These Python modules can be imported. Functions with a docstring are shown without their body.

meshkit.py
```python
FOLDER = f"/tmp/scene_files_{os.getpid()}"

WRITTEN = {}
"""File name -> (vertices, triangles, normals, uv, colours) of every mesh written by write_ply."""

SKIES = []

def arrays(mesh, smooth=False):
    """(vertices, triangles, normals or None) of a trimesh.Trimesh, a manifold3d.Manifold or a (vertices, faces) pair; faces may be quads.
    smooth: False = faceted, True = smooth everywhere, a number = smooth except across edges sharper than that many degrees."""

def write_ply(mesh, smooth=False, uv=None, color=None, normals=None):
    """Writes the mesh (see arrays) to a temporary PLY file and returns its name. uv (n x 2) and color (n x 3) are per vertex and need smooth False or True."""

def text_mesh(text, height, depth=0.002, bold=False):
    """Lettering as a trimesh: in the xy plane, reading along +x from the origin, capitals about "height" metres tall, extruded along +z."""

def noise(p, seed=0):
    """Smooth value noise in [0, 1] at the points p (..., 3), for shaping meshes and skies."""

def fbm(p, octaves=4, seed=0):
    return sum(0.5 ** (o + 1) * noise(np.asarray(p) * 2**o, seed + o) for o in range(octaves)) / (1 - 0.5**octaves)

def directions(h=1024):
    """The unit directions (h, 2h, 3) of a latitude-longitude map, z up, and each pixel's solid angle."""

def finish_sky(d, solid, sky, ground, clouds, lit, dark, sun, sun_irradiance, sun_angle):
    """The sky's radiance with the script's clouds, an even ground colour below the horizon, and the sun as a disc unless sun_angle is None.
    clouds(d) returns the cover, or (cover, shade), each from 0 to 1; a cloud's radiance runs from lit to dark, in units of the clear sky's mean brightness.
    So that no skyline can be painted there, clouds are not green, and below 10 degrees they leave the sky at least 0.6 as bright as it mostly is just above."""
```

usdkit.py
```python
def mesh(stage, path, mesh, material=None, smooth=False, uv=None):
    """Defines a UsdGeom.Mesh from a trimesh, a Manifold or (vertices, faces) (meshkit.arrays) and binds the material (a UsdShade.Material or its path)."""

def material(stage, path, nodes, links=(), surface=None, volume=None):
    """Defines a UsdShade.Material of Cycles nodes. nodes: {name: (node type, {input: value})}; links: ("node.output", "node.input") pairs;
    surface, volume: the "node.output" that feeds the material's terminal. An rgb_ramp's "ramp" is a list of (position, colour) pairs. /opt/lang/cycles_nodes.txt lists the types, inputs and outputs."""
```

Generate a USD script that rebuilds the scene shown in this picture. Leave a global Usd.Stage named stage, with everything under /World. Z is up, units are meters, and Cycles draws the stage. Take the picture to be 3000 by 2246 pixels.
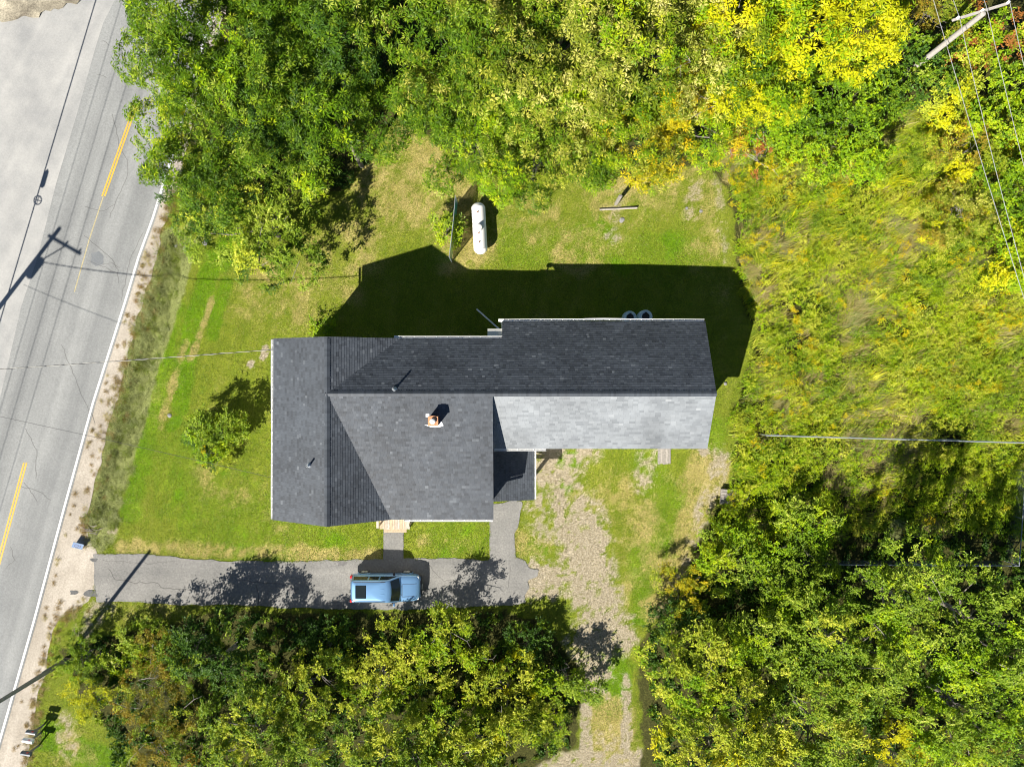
import math
import numpy as np, trimesh, shapely, manifold3d as m3
from shapely.geometry import Polygon, LineString, box as sbox
from shapely import affinity
from pxr import Usd, UsdGeom, UsdLux, UsdShade, Gf, Sdf, Vt
import usdkit, meshkit

stage = Usd.Stage.CreateInMemory()
UsdGeom.SetStageUpAxis(stage, 'Z')
UsdGeom.Xform.Define(stage, '/World')
LOOKS = '/World/Looks'
UsdGeom.Scope.Define(stage, LOOKS)

# ---------------------------------------------------------------- camera, sky, sun, exposure
H, F, CX, CY = 45.2, 2080.0, 1500.0, 1123.0      # eye height (m), focal length and centre in photo pixels
cam = UsdGeom.Camera.Define(stage, '/World/camera')
cam.AddTranslateOp().Set(Gf.Vec3d(0, 0, H))
cam.CreateFocalLengthAttr(24.0)
cam.CreateHorizontalApertureAttr(24.0 * 3000 / F)
cam.CreateClippingRangeAttr(Gf.Vec2f(0.5, 2000))
cam.CreateExposureAttr(1.1)

SUN_EL, SX, SY = math.radians(40.0), -0.615, -0.7885            # towards the sun
TO_SUN = np.array([SX * math.cos(SUN_EL), SY * math.cos(SUN_EL), math.sin(SUN_EL)])
TO_SUN /= np.linalg.norm(TO_SUN)
dome = UsdLux.DomeLight.Define(stage, '/World/sky')
dome.GetPrim().SetCustomDataByKey('kind', 'structure')
sky_mat = usdkit.material(stage, LOOKS + '/sky', {
    's': ('sky_texture', {'sky_type': 'single_scattering', 'sun_disc': False, 'sun_elevation': SUN_EL,
                          'sun_rotation': math.atan2(SX, SY), 'air_density': 0.7, 'aerosol_density': 0.2, 'ozone_density': 1.0}),
    'b': ('background_shader', {'strength': 0.05})}, [('s.color', 'b.color')], surface='b.background')
UsdShade.MaterialBindingAPI.Apply(dome.GetPrim()).Bind(sky_mat)
sun = UsdLux.DistantLight.Define(stage, '/World/sun')
sun.CreateIntensityAttr(1.25); sun.CreateAngleAttr(0.5); sun.CreateNormalizeAttr(True)
sun.CreateColorAttr(Gf.Vec3f(1.0, 0.945, 0.86))
_z = TO_SUN; _x = np.cross([0, 0, 1.0], _z); _x /= np.linalg.norm(_x); _y = np.cross(_z, _x)
_m = Gf.Matrix4d(1); [_m.SetRow(i, Gf.Vec4d(*map(float, r), 0)) for i, r in enumerate((_x, _y, _z))]
sun.AddTransformOp().Set(_m)

# ---------------------------------------------------------------- helpers
rng = np.random.default_rng(7)
SLOPE = 0.025


def G0(x, y):
    return SLOPE * np.clip(np.asarray(x, float), -45, 45)


_ditch = LineString([(520, 700), (500, 800), (445, 1000), (380, 1230), (325, 1400), (300, 1480)])


def P(px, py, z=None, h=0.0):
    """photo pixel -> world point at absolute height z, or at h above the ground"""
    px, py = np.asarray(px, float), np.asarray(py, float)
    if z is None:
        zz = h
        for _ in range(4):
            zz = G0((px - CX) / F * (H - zz), 0) + h
        z = zz
    z = z + 0 * px
    return np.stack([(px - CX) / F * (H - z), -(py - CY) / F * (H - z), z], -1)


def XY(px, py, z=None, h=0.0):
    return P(px, py, z, h)[..., :2]


DITCH = LineString(XY(*np.array(_ditch.coords).T))


def seg_dist(x, y, w):
    """distance of many points to a polyline, by plain numpy"""
    w = np.asarray(w, float)
    if len(w) == 1:
        return np.hypot(x - w[0, 0], y - w[0, 1])
    best = np.full(len(x), 1e9)
    for (ax, ay), (bx_, by_) in zip(w[:-1], w[1:]):
        dx, dy = bx_ - ax, by_ - ay
        t = np.clip(((x - ax) * dx + (y - ay) * dy) / (dx * dx + dy * dy), 0, 1)
        best = np.minimum(best, (x - ax - t * dx) ** 2 + (y - ay - t * dy) ** 2)
    return np.sqrt(best)


def G(x, y):
    x, y = np.asarray(x, float), np.asarray(y, float)
    d = seg_dist(x.ravel(), y.ravel(), np.array(DITCH.coords)).reshape(x.shape)
    return G0(x, y) - 0.42 * np.exp(-(d / 0.75) ** 2)


def to_px(x, y):
    z = G0(x, y)
    return CX + x * F / (H - z), CY - y * F / (H - z)


def cross2(a, b):
    return a[0] * b[1] - a[1] * b[0]


names = {}


def path_of(name, parent=None):
    base = (str(parent.GetPath()) if parent is not None else '/World') + '/' + name
    k = names.get(base, 0); names[base] = k + 1
    return base if k == 0 else f'{base}_{k:03d}'


def tag(o, label=None, cat=None, group=None, kind=None):
    p = o.GetPrim() if hasattr(o, 'GetPrim') else o
    for k, v in (('label', label), ('category', cat), ('group', group), ('kind', kind)):
        if v:
            p.SetCustomDataByKey(k, v)
    return p


def thing(name, loc=(0, 0, 0), rz=0.0, label=None, cat=None, group=None, kind=None):
    x = UsdGeom.Xform.Define(stage, path_of(name))
    x.AddTranslateOp().Set(Gf.Vec3d(*map(float, loc)))
    if rz:
        x.AddRotateZOp().Set(float(rz))
    return tag(x, label, cat, group, kind)


def vf(mesh):
    v, f, _ = meshkit.arrays(mesh)
    return v, f


def join(*ms):
    vs, fs, n = [], [], 0
    for m in ms:
        v, f = vf(m)
        vs.append(v); fs.append(f + n); n += len(v)
    return np.vstack(vs), np.vstack(fs)


def primvar(prim, name, vals, interp='vertex'):
    UsdGeom.PrimvarsAPI(prim).CreatePrimvar(name, Sdf.ValueTypeNames.FloatArray, interp).Set(Vt.FloatArray.FromNumpy(np.asarray(vals, np.float32)))


def mesh(name, m, mat, parent=None, smooth=False, prim_vars=None, path=None, double=True):
    o = usdkit.mesh(stage, path or path_of(name, parent), m, mat, smooth=smooth)
    for k, v in (prim_vars or {}).items():
        primvar(o.GetPrim(), k, v)
    return o.GetPrim()


def bx(x0, x1, y0, y1, z0, z1):
    m = trimesh.creation.box([x1 - x0, y1 - y0, z1 - z0]); m.apply_translation([(x0 + x1) / 2, (y0 + y1) / 2, (z0 + z1) / 2])
    return m


def rbx(x0, x1, y0, y1, z0, z1, r=0.02):
    s = m3.Manifold.sphere(r, 8)
    r = min(r, (x1 - x0) / 2.01, (y1 - y0) / 2.01, (z1 - z0) / 2.01)
    s = m3.Manifold.sphere(r, 8)
    return m3.Manifold.batch_hull([s.translate([x, y, z]) for x in (x0 + r, x1 - r) for y in (y0 + r, y1 - r) for z in (z0 + r, z1 - r)])


def tube(pts, rad, sides=8, cap=True):
    p = np.asarray(pts, float); n = len(p)
    r = np.broadcast_to(np.asarray(rad, float), (n,))
    t = np.gradient(p, axis=0); t /= np.linalg.norm(t, axis=1, keepdims=True) + 1e-12
    ref = np.where(np.abs(t[:, 2:]) < 0.9, [[0, 0, 1.0]], [[1.0, 0, 0]])
    a = np.cross(t, ref); a /= np.linalg.norm(a, axis=1, keepdims=True); b = np.cross(t, a)
    g = np.arange(sides) * 2 * np.pi / sides
    v = (p[:, None] + r[:, None, None] * (np.cos(g)[None, :, None] * a[:, None] + np.sin(g)[None, :, None] * b[:, None])).reshape(-1, 3)
    i, j = np.meshgrid(np.arange(n - 1), np.arange(sides), indexing='ij')
    q = np.stack([i * sides + j, i * sides + (j + 1) % sides, (i + 1) * sides + (j + 1) % sides, (i + 1) * sides + j], -1).reshape(-1, 4)
    f = np.vstack([q[:, [0, 2, 1]], q[:, [0, 3, 2]]])
    if cap:
        v = np.vstack([v, p[0], p[-1]]); k = n * sides; e = np.arange(sides)
        f = np.vstack([f, np.stack([np.full(sides, k), e, (e + 1) % sides], 1), np.stack([np.full(sides, k + 1), (n - 1) * sides + (e + 1) % sides, (n - 1) * sides + e], 1)])
    return v, f


def cyl(p0, p1, r, sides=12, r1=None):
    return tube([p0, p1], [r, r if r1 is None else r1], sides)


def loft(rings, closed_caps=True):
    R = np.asarray(rings, float); n, k = R.shape[:2]
    v = R.reshape(-1, 3)
    i, j = np.meshgrid(np.arange(n - 1), np.arange(k), indexing='ij')
    q = np.stack([i * k + j, i * k + (j + 1) % k, (i + 1) * k + (j + 1) % k, (i + 1) * k + j], -1).reshape(-1, 4)
    f = np.vstack([q[:, [0, 1, 2]], q[:, [0, 2, 3]]])
    if closed_caps:
        v = np.vstack([v, R[0].mean(0), R[-1].mean(0)]); e = np.arange(k)
        f = np.vstack([f, np.stack([np.full(k, n * k), (e + 1) % k, e], 1), np.stack([np.full(k, n * k + 1), (n - 1) * k + e, (n - 1) * k + (e + 1) % k], 1)])
    return v, f


def tri_poly(poly):
    v, f = trimesh.creation.triangulate_polygon(poly, engine='earcut')
    return np.asarray(v), np.asarray(f)


def sheet(poly, dz, cell=1.2, ground=G0):
    """a polygon of the xy plane laid on the ground, cut into cells so that it follows it"""
    x0, y0, x1, y1 = poly.bounds
    vs, fs, n = [], [], 0
    for a in np.arange(x0, x1, cell):
        for b in np.arange(y0, y1, cell):
            c = poly.intersection(sbox(a, b, a + cell, b + cell))
            for g in getattr(c, 'geoms', [c]):
                if g.geom_type == 'Polygon' and g.area > 1e-5:
                    v, f = tri_poly(g)
                    vs.append(v); fs.append(f + n); n += len(v)
    v = np.vstack(vs); v = np.column_stack([v, ground(v[:, 0], v[:, 1]) + dz])
    f = np.vstack(fs)
    nz = np.cross(v[f[:, 1]] - v[f[:, 0]], v[f[:, 2]] - v[f[:, 0]])[:, 2]
    f[nz < 0] = f[nz < 0][:, ::-1]
    return v, f


def ragged(px_pts, amp=0.08, step=0.25, seed=0, h=0.0, freq=1.6):
    """world polygon from photo pixels with an uneven edge"""
    w = XY(*np.array(px_pts, float).T, h=h)
    ring = Polygon(w).exterior
    d = np.arange(0, ring.length, step)
    p = np.array([ring.interpolate(t).coords[0] for t in d])
    q = np.array([ring.interpolate((t + 0.05) % ring.length).coords[0] for t in d]) - p
    q /= np.linalg.norm(q, axis=1, keepdims=True) + 1e-9
    nrm = np.stack([q[:, 1], -q[:, 0]], 1)
    k = meshkit.fbm(np.column_stack([p * freq, np.zeros(len(p)) + seed]), 3, seed) - 0.5
    return Polygon(p + nrm * (k * 4 * amp)[:, None]).buffer(0)


# ---------------------------------------------------------------- materials
def M(name, nodes, links=(), surface='p.BSDF'):
    return usdkit.material(stage, f'{LOOKS}/{name}', nodes, links, surface=surface)


def plain(name, col, rough=0.6, metal=0.0, coat=0.0, var=0.15, scale=6.0, spec=0.5, bump=0.0, bscale=60.0):
    lo, hi = [c * (1 - var) for c in col], [min(1, c * (1 + var)) for c in col]
    n = {'g': ('geometry', {}), 'n': ('noise_texture', {'scale': scale, 'detail': 5.0, 'roughness': 0.6}),
         'r': ('rgb_ramp', {'ramp': [(0.3, lo), (0.7, hi)]}),
         'p': ('principled_bsdf', {'roughness': rough, 'metallic': metal, 'coat_weight': coat, 'specular_ior_level': spec})}
    l = [('g.position', 'n.vector'), ('n.fac', 'r.fac'), ('r.color', 'p.base_color')]
    if bump:
        n['n2'] = ('noise_texture', {'scale': bscale, 'detail': 3.0}); n['b'] = ('bump', {'strength': bump, 'distance': 0.01})
        l += [('g.position', 'n2.vector'), ('n2.fac', 'b.height'), ('b.normal', 'p.normal')]
    return M(name, n, l)


MAT = {}
MAT['white_trim'] = plain('white_trim', (0.78, 0.78, 0.76), 0.45, var=0.06)
MAT['siding'] = M('siding', {'g': ('geometry', {}), 'm': ('mapping', {'scale': (0, 0, 1)}), 'w': ('wave_texture', {'bands_direction': 'z', 'profile': 'saw', 'scale': 1.4}),
                             'b': ('bump', {'strength': 0.6, 'distance': 0.02}), 'p': ('principled_bsdf', {'base_color': (0.66, 0.65, 0.6), 'roughness': 0.5})},
                   [('g.position', 'm.vector'), ('m.vector', 'w.vector'), ('w.fac', 'b.height'), ('b.normal', 'p.normal')])
MAT['glass'] = plain('window_glass', (0.02, 0.025, 0.03), 0.06, var=0.1)
MAT['galv'] = plain('galvanised', (0.36, 0.39, 0.42), 0.45, 0.5, var=0.12)
MAT['black'] = plain('black_rubber', (0.015, 0.015, 0.016), 0.7)
MAT['wire_black'] = plain('black_insulation', (0.02, 0.02, 0.022), 0.5)
MAT['wire_alu'] = plain('aluminium_wire', (0.34, 0.34, 0.33), 0.45, 0.3)


def shingle_mat(name, lo, mid, hi):
    """tone of each shingle from a mesh attribute, granules as fine noise, soft weathering streaks"""
    return M(name, {'a': ('attribute', {'attribute': 'tone'}), 'r': ('rgb_ramp', {'ramp': [(0.0, lo), (0.45, mid), (0.65, mid), (1.0, hi)]}),
                    'g': ('geometry', {}), 'n': ('noise_texture', {'scale': 0.55, 'detail': 4.0}), 'n2': ('noise_texture', {'scale': 190.0, 'detail': 2.0}),
                    'mr': ('map_range', {'from_min': 0.3, 'from_max': 0.7, 'to_min': 0.80, 'to_max': 1.2}), 'mr2': ('map_range', {'from_min': 0.3, 'from_max': 0.7, 'to_min': 0.75, 'to_max': 1.25}),
                    'mm': ('math', {'math_type': 'multiply'}), 'cc': ('combine_xyz', {}), 'mx': ('mix', {'mix_type': 'multiply', 'fac': 1.0}),
                    'b': ('bump', {'strength': 0.4, 'distance': 0.004}), 'p': ('principled_bsdf', {'roughness': 0.56, 'specular_ior_level': 0.45})},
             [('a.fac', 'r.fac'), ('g.position', 'n.vector'), ('g.position', 'n2.vector'), ('n.fac', 'mr.value'), ('n2.fac', 'mr2.value'), ('mr.result', 'mm.value1'), ('mr2.result', 'mm.value2'),
              ('mm.value', 'cc.x'), ('mm.value', 'cc.y'), ('mm.value', 'cc.z'), ('r.color', 'mx.color1'), ('cc.vector', 'mx.color2'), ('mx.color', 'p.base_color'),
              ('n2.fac', 'b.height'), ('b.normal', 'p.normal')])


MAT['shingle_dark'] = shingle_mat('charcoal_shingle', (0.030, 0.035, 0.042), (0.055, 0.064, 0.076), (0.115, 0.128, 0.142))
MAT['shingle_light'] = shingle_mat('pale_grey_shingle', (0.125, 0.137, 0.148), (0.185, 0.20, 0.212), (0.26, 0.275, 0.285))


def leaf_mat(name, cols, pos_scale=0.35, pos_amt=0.42, trans=0.16, rough=0.5):
    """cols: ramp from shaded-green to sunny tint; picked by leaf tone, plant-scale drift (world noise)"""
    return M(name, {'a': ('attribute', {'attribute': 'tone'}), 'g': ('geometry', {}), 'n': ('noise_texture', {'scale': pos_scale, 'detail': 3.0, 'roughness': 0.55}),
                    'mr': ('map_range', {'from_min': 0.32, 'from_max': 0.68, 'to_min': 0.0, 'to_max': 1.0, 'clamp': True}),
                    'mx': ('mix_float', {'fac': pos_amt}), 'r': ('rgb_ramp', {'ramp': cols}),
                    'p': ('principled_bsdf', {'roughness': rough, 'specular_ior_level': 0.25}), 't': ('translucent_bsdf', {}), 'hs': ('hsv', {'hue': 0.49, 'saturation': 1.1, 'value': 1.5}),
                    'm': ('mix_closure', {'fac': trans})},
             [('g.position', 'n.vector'), ('n.fac', 'mr.value'), ('a.fac', 'mx.a'), ('mr.result', 'mx.b'), ('mx.result', 'r.fac'), ('r.color', 'p.base_color'),
              ('r.color', 'hs.color'), ('hs.color', 't.color'), ('p.BSDF', 'm.closure1'), ('t.BSDF', 'm.closure2')], surface='m.closure')


LEAF = {
    'ash': leaf_mat('leaf_ash', [(0.0, (0.030, 0.075, 0.003)), (0.40, (0.085, 0.170, 0.004)), (0.70, (0.21, 0.30, 0.010)), (1.0, (0.50, 0.52, 0.12))]),
    'ash_dry': leaf_mat('leaf_ash_dry', [(0.0, (0.05, 0.10, 0.004)), (0.40, (0.17, 0.235, 0.008)), (0.70, (0.40, 0.40, 0.05)), (1.0, (0.68, 0.62, 0.18))]),
    'cream': leaf_mat('leaf_cream', [(0.0, (0.06, 0.10, 0.006)), (0.35, (0.22, 0.26, 0.02)), (0.7, (0.52, 0.50, 0.12)), (1.0, (0.76, 0.68, 0.28))]),
    'orange': leaf_mat('leaf_orange', [(0.0, (0.11, 0.16, 0.006)), (0.4, (0.34, 0.32, 0.006)), (0.7, (0.56, 0.44, 0.010)), (1.0, (0.60, 0.34, 0.02))]),
    'yellow': leaf_mat('leaf_yellow', [(0.0, (0.20, 0.25, 0.003)), (0.4, (0.44, 0.46, 0.004)), (0.75, (0.62, 0.57, 0.008)), (1.0, (0.68, 0.54, 0.03))]),
    'lime': leaf_mat('leaf_lime', [(0.0, (0.05, 0.130, 0.003)), (0.4, (0.17, 0.30, 0.004)), (0.75, (0.36, 0.44, 0.006)), (1.0, (0.56, 0.56, 0.03))]),
    'yellowgreen': leaf_mat('leaf_yellowgreen', [(0.0, (0.060, 0.120, 0.004)), (0.3, (0.20, 0.28, 0.008)), (0.65, (0.44, 0.47, 0.035)), (1.0, (0.68, 0.62, 0.10))]),
    'apple': leaf_mat('leaf_apple', [(0.0, (0.045, 0.100, 0.006)), (0.45, (0.15, 0.245, 0.010)), (0.8, (0.33, 0.41, 0.035)), (1.0, (0.54, 0.54, 0.12))]),
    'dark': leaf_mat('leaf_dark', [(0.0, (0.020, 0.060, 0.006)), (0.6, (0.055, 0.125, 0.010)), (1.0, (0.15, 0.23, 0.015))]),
    'rust': leaf_mat('leaf_rust', [(0.0, (0.07, 0.09, 0.010)), (0.35, (0.19, 0.185, 0.015)), (0.75, (0.30, 0.22, 0.015)), (1.0, (0.46, 0.14, 0.015))], pos_amt=0.4),
    'grass': leaf_mat('blade_green', [(0.0, (0.085, 0.14, 0.008)), (0.5, (0.15, 0.205, 0.014)), (1.0, (0.26, 0.27, 0.04))], pos_scale=0.5, trans=0.2),
    'lush': leaf_mat('blade_lush', [(0.0, (0.07, 0.155, 0.004)), (0.5, (0.125, 0.23, 0.006)), (1.0, (0.23, 0.30, 0.014))], pos_scale=0.5, trans=0.2),
    'straw': leaf_mat('blade_straw', [(0.0, (0.19, 0.17, 0.05)), (0.5, (0.34, 0.29, 0.10)), (1.0, (0.50, 0.43, 0.20))], pos_scale=0.6, trans=0.2),
    'olive': leaf_mat('blade_olive', [(0.0, (0.12, 0.145, 0.035)), (0.5, (0.25, 0.28, 0.09)), (1.0, (0.38, 0.40, 0.17))], pos_scale=0.5, trans=0.2),
    'weed_brown': leaf_mat('weed_brown', [(0.0, (0.11, 0.10, 0.025)), (0.5, (0.24, 0.17, 0.045)), (1.0, (0.36, 0.23, 0.07))], trans=0.2),
    'gold': leaf_mat('flower_gold', [(0.0, (0.34, 0.33, 0.004)), (0.6, (0.56, 0.46, 0.004)), (1.0, (0.66, 0.48, 0.006))], trans=0.2),
    'redleaf': leaf_mat('leaf_red', [(0.0, (0.20, 0.10, 0.02)), (0.6, (0.34, 0.14, 0.03)), (1.0, (0.44, 0.20, 0.05))]),
}
BARK = plain('bark', (0.17, 0.15, 0.125), 0.85, var=0.4, scale=9, bump=0.6, bscale=25)
BARK_PALE = plain('pale_bark', (0.30, 0.27, 0.24), 0.8, var=0.3, scale=9)
TWIG = plain('dead_twig', (0.27, 0.23, 0.20), 0.85, var=0.3, scale=5)

# ---------------------------------------------------------------- ground
ROAD_R = [(720, -330), (506, 450), (447, 640), (405, 755), (366, 885), (272, 1180), (185, 1497), (100, 1815), (0, 2165), (-150, 2700)]       # white edge line, right side
# the left edge of the asphalt, where the pale lot begins
ROAD_L = [(560, -420), (310, 70), (285, 150), (235, 330), (172, 540), (118, 755), (70, 900), (0, 1200), (-130, 1730), (-300, 2400), (-360, 2700)]
SHOULDER = [(770, -330), (570, 330), (516, 560), (482, 660), (448, 800), (410, 900), (366, 1080), (326, 1220), (284, 1400), (246, 1530), (255, 1570), (290, 1625), (285, 1690), (262, 1760), (185, 1800), (150, 1850),
            (135, 1960), (110, 2050), (98, 2140), (75, 2246), (20, 2700), (-150, 2700)] + ROAD_R[::-1][1:]
DRIVE = [(272, 1622), (430, 1622), (600, 1640), (850, 1645), (1050, 1638), (1200, 1636), (1330, 1636), (1434, 1640), (1436, 1480), (1500, 1465), (1532, 1470), (1518, 1545), (1506, 1560), (1510, 1632), (1540, 1645), (1552, 1665), (1580, 1668), (1575, 1690), (1545, 1700), (1550, 1720), (1535, 1745), (1540, 1765), (1490, 1772), (1200, 1785), (1000, 1785), (860, 1780), (700, 1772), (520, 1770), (400, 1762), (280, 1764), (276, 1690)]
WALK = [(1123, 1545), (1183, 1545), (1182, 1642), (1122, 1642)]

gx, gy = np.arange(-39, 39.01, 0.2), np.arange(-30, 30.01, 0.2)
XX, YY = np.meshgrid(gx, gy, indexing='ij')
nx, ny = XX.shape
vx, vy = XX.ravel(), YY.ravel()


def noise2(x, y, s, seed, oct=4):
    return meshkit.fbm(np.column_stack([np.ravel(x) * s, np.ravel(y) * s, np.zeros(np.size(x)) + 0.37]), oct, seed)


FRAY = []


def stroke(x, y, pts, r, soft=0.5, fray=0.6, seed=1):
    """0..1 mask of a painted path of photo points; r in metres"""
    w = XY(*np.array(pts, float).T)
    out = np.zeros(len(x))
    lo, hi = w.min(0) - 3 * r, w.max(0) + 3 * r
    k = np.nonzero((x > lo[0]) & (x < hi[0]) & (y > lo[1]) & (y < hi[1]))[0]
    if len(k):
        d = seg_dist(x[k], y[k], w) + (FRAY[seed % 3][k] - 0.5) * 2 * fray * r
        out[k] = np.clip((r - d) / (soft * r) + 0.5, 0, 1)
    return out


def masks(x, y):
    """soil, dry, lush, weed (olive ditch), floor (shaded wood and meadow litter), each 0..1"""
    x, y = np.ravel(x), np.ravel(y)
    FRAY[:] = [noise2(x, y, 1.3, 31 + i) for i in range(3)]
    n1, n2, n3 = noise2(x, y, 0.7, 3), noise2(x, y, 2.3, 5), noise2(x, y, 5.5, 9, 2)
    frag = np.clip((n2 * 0.6 + n3 * 0.4 - 0.40) * 5.5, 0, 1)
    soil = np.zeros(len(x))
    for pts, r, k in (([(1600, 1335), (1640, 1440), (1690, 1540), (1715, 1640), (1740, 1740), (1770, 1830), (1735, 1910), (1705, 1980)], 1.9, 0.72),
                      ([(1710, 1560), (1740, 1700), (1780, 1850)], 1.2, 1.0), ([(1560, 1330), (1640, 1340), (1720, 1330)], 1.0, 0.65), ([(1580, 1420), (1600, 1540)], 1.3, 0.55),
                      ([(1600, 1700), (1550, 1700)], 1.3, 1.0), ([(1820, 1870), (1760, 1900)], 1.2, 0.9),
                      ([(1722, 1940), (1712, 2050), (1722, 2250)], 0.42, 0.9), ([(1832, 1990), (1836, 2120), (1832, 2250)], 0.38, 0.75), ([(1550, 2235), (1880, 2240)], 1.2, 0.7), ([(1770, 2160), (1770, 2250)], 1.2, 0.4),
                      ([(1900, 1340), (1880, 1420)], 0.9, 0.5), ([(1795, 690)], 0.55, 0.7), ([(1800, 640), (1815, 560)], 0.5, 0.45), ([(735, 1065)], 0.30, 0.9), ([(772, 1045), (780, 1020)], 0.26, 0.9),
                      ([(2040, 545), (2020, 640)], .7, 0.4), ([(2062, 1322)], 0.35, 0.9), ([(2120, 1330), (2060, 1500), (2030, 1650), (1950, 1800)], 0.8, 0.5), ([(2100, 520), (2115, 650), (2120, 760)], 0.4, 0.4),
                      ([(440, 830), (420, 905)], 0.6, 0.3), ([(330, 1560)], 0.4, 0.6), ([(250, 1840), (300, 1780)], 0.9, 0.5), ([(190, 2110), (200, 2200)], 0.8, 0.5),
                      ([(1290, 1600)], 0.2, 0.3), ([(600, 620), (560, 700)], 1.0, 0.35)):
        soil = np.maximum(soil, k * stroke(x, y, pts, r, 0.9, 0.5, len(pts) * 7 + int(r * 10)))
    soil = np.clip(soil * (0.42 + 0.85 * frag), 0, 1)
    dry = np.zeros(len(x))
    for pts, r, k in (([(1120, 560), (1250, 560), (1330, 560)], 2.4, 0.6), ([(1050, 700), (950, 800), (780, 830)], 2.4, 0.35), ([(860, 900), (740, 900)], 1.6, 0.4), ([(1210, 380), (1230, 480)], 2.0, 0.6),
                      ([(1330, 640), (1360, 720)], 1.6, 0.8), ([(1480, 620), (1640, 700), (1750, 720)], 2.0, 0.35), ([(1950, 520), (1870, 560), (1780, 590)], 2.2, 0.5), ([(2050, 480), (2060, 700)], 1.6, 0.45),
                      ([(1700, 1420), (1850, 1500), (1900, 1700)], 2.6, 0.35), ([(1490, 1590), (1600, 1600)], 1.2, 0.4), ([(1780, 2120), (1770, 2246)], 1.8, 0.8), ([(2080, 1380), (2010, 1650), (1930, 1780)], 1.3, 0.8),
                      ([(440, 850), (330, 1200), (270, 1500)], 0.7, 0.4), ([(360, 1600), (700, 1615), (1100, 1625)], 0.5, 0.6), ([(280, 1800), (500, 1790)], 1.0, 0.35), ([(200, 2150), (190, 2240)], 1.0, 0.5),
                      ([(640, 1400), (820, 1480)], 2.0, 0.25), ([(620, 880), (560, 1050)], 0.25, 0.7), ([(545, 1000), (470, 1250)], 0.25, 0.6), ([(1260, 1590), (1400, 1600)], 0.8, 0.3)):
        dry = np.maximum(dry, k * stroke(x, y, pts, r, 1.1, 0.5, len(pts) * 3 + int(r * 13)))
    dry = np.clip(dry * (0.55 + 0.7 * frag) + 0.45 * np.clip((n1 - 0.52) * 4, 0, 1), 0, 1)
    lush = np.zeros(len(x))
    for pts, r, k in (([(620, 790), (560, 960), (530, 1190)], 0.6, 0.9), ([(510, 900), (470, 1100), (430, 1300), (380, 1500)], 0.9, 0.55), ([(650, 760), (680, 700)], 1.0, 0.7), ([(480, 1350), (620, 1500), (900, 1580)], 3.0, 0.4), ([(520, 1230), (500, 1250)], 0.3, 1.0),
                      ([(660, 830), (620, 980)], 0.5, 0.7), ([(1760, 1960), (1770, 2060), (1800, 1990)], 1.2, 0.9), ([(1900, 1360), (1960, 1500), (1900, 1650)], 1.6, 0.45), ([(1650, 1350), (1680, 1345)], 0.5, 1.0), ([(1660, 1430)], 0.35, 1.0), ([(1560, 1600), (1580, 1610)], 0.7, 0.5),
                      ([(140, 2150), (230, 2200), (330, 2230)], 1.0, 0.8), ([(1870, 1620), (1880, 1800)], 1.0, 0.5), ([(1500, 720), (2000, 740)], 1.8, 0.4), ([(1280, 1570), (1420, 1580)], 1.3, 0.4), ([(2100, 1250), (2085, 1330)], 0.8, 0.5)):
        lush = np.maximum(lush, k * stroke(x, y, pts, r, 1.0, 0.45, len(pts) * 5 + int(r * 17)))
    lush = np.clip(lush + 0.5 * np.clip((0.45 - n1) * 4, 0, 1), 0, 1)
    weed = stroke(x, y, [(505, 730), (470, 880), (405, 1060), (352, 1260), (303, 1430), (275, 1560)], 1.35, 0.45, 0.3, 4)
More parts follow.
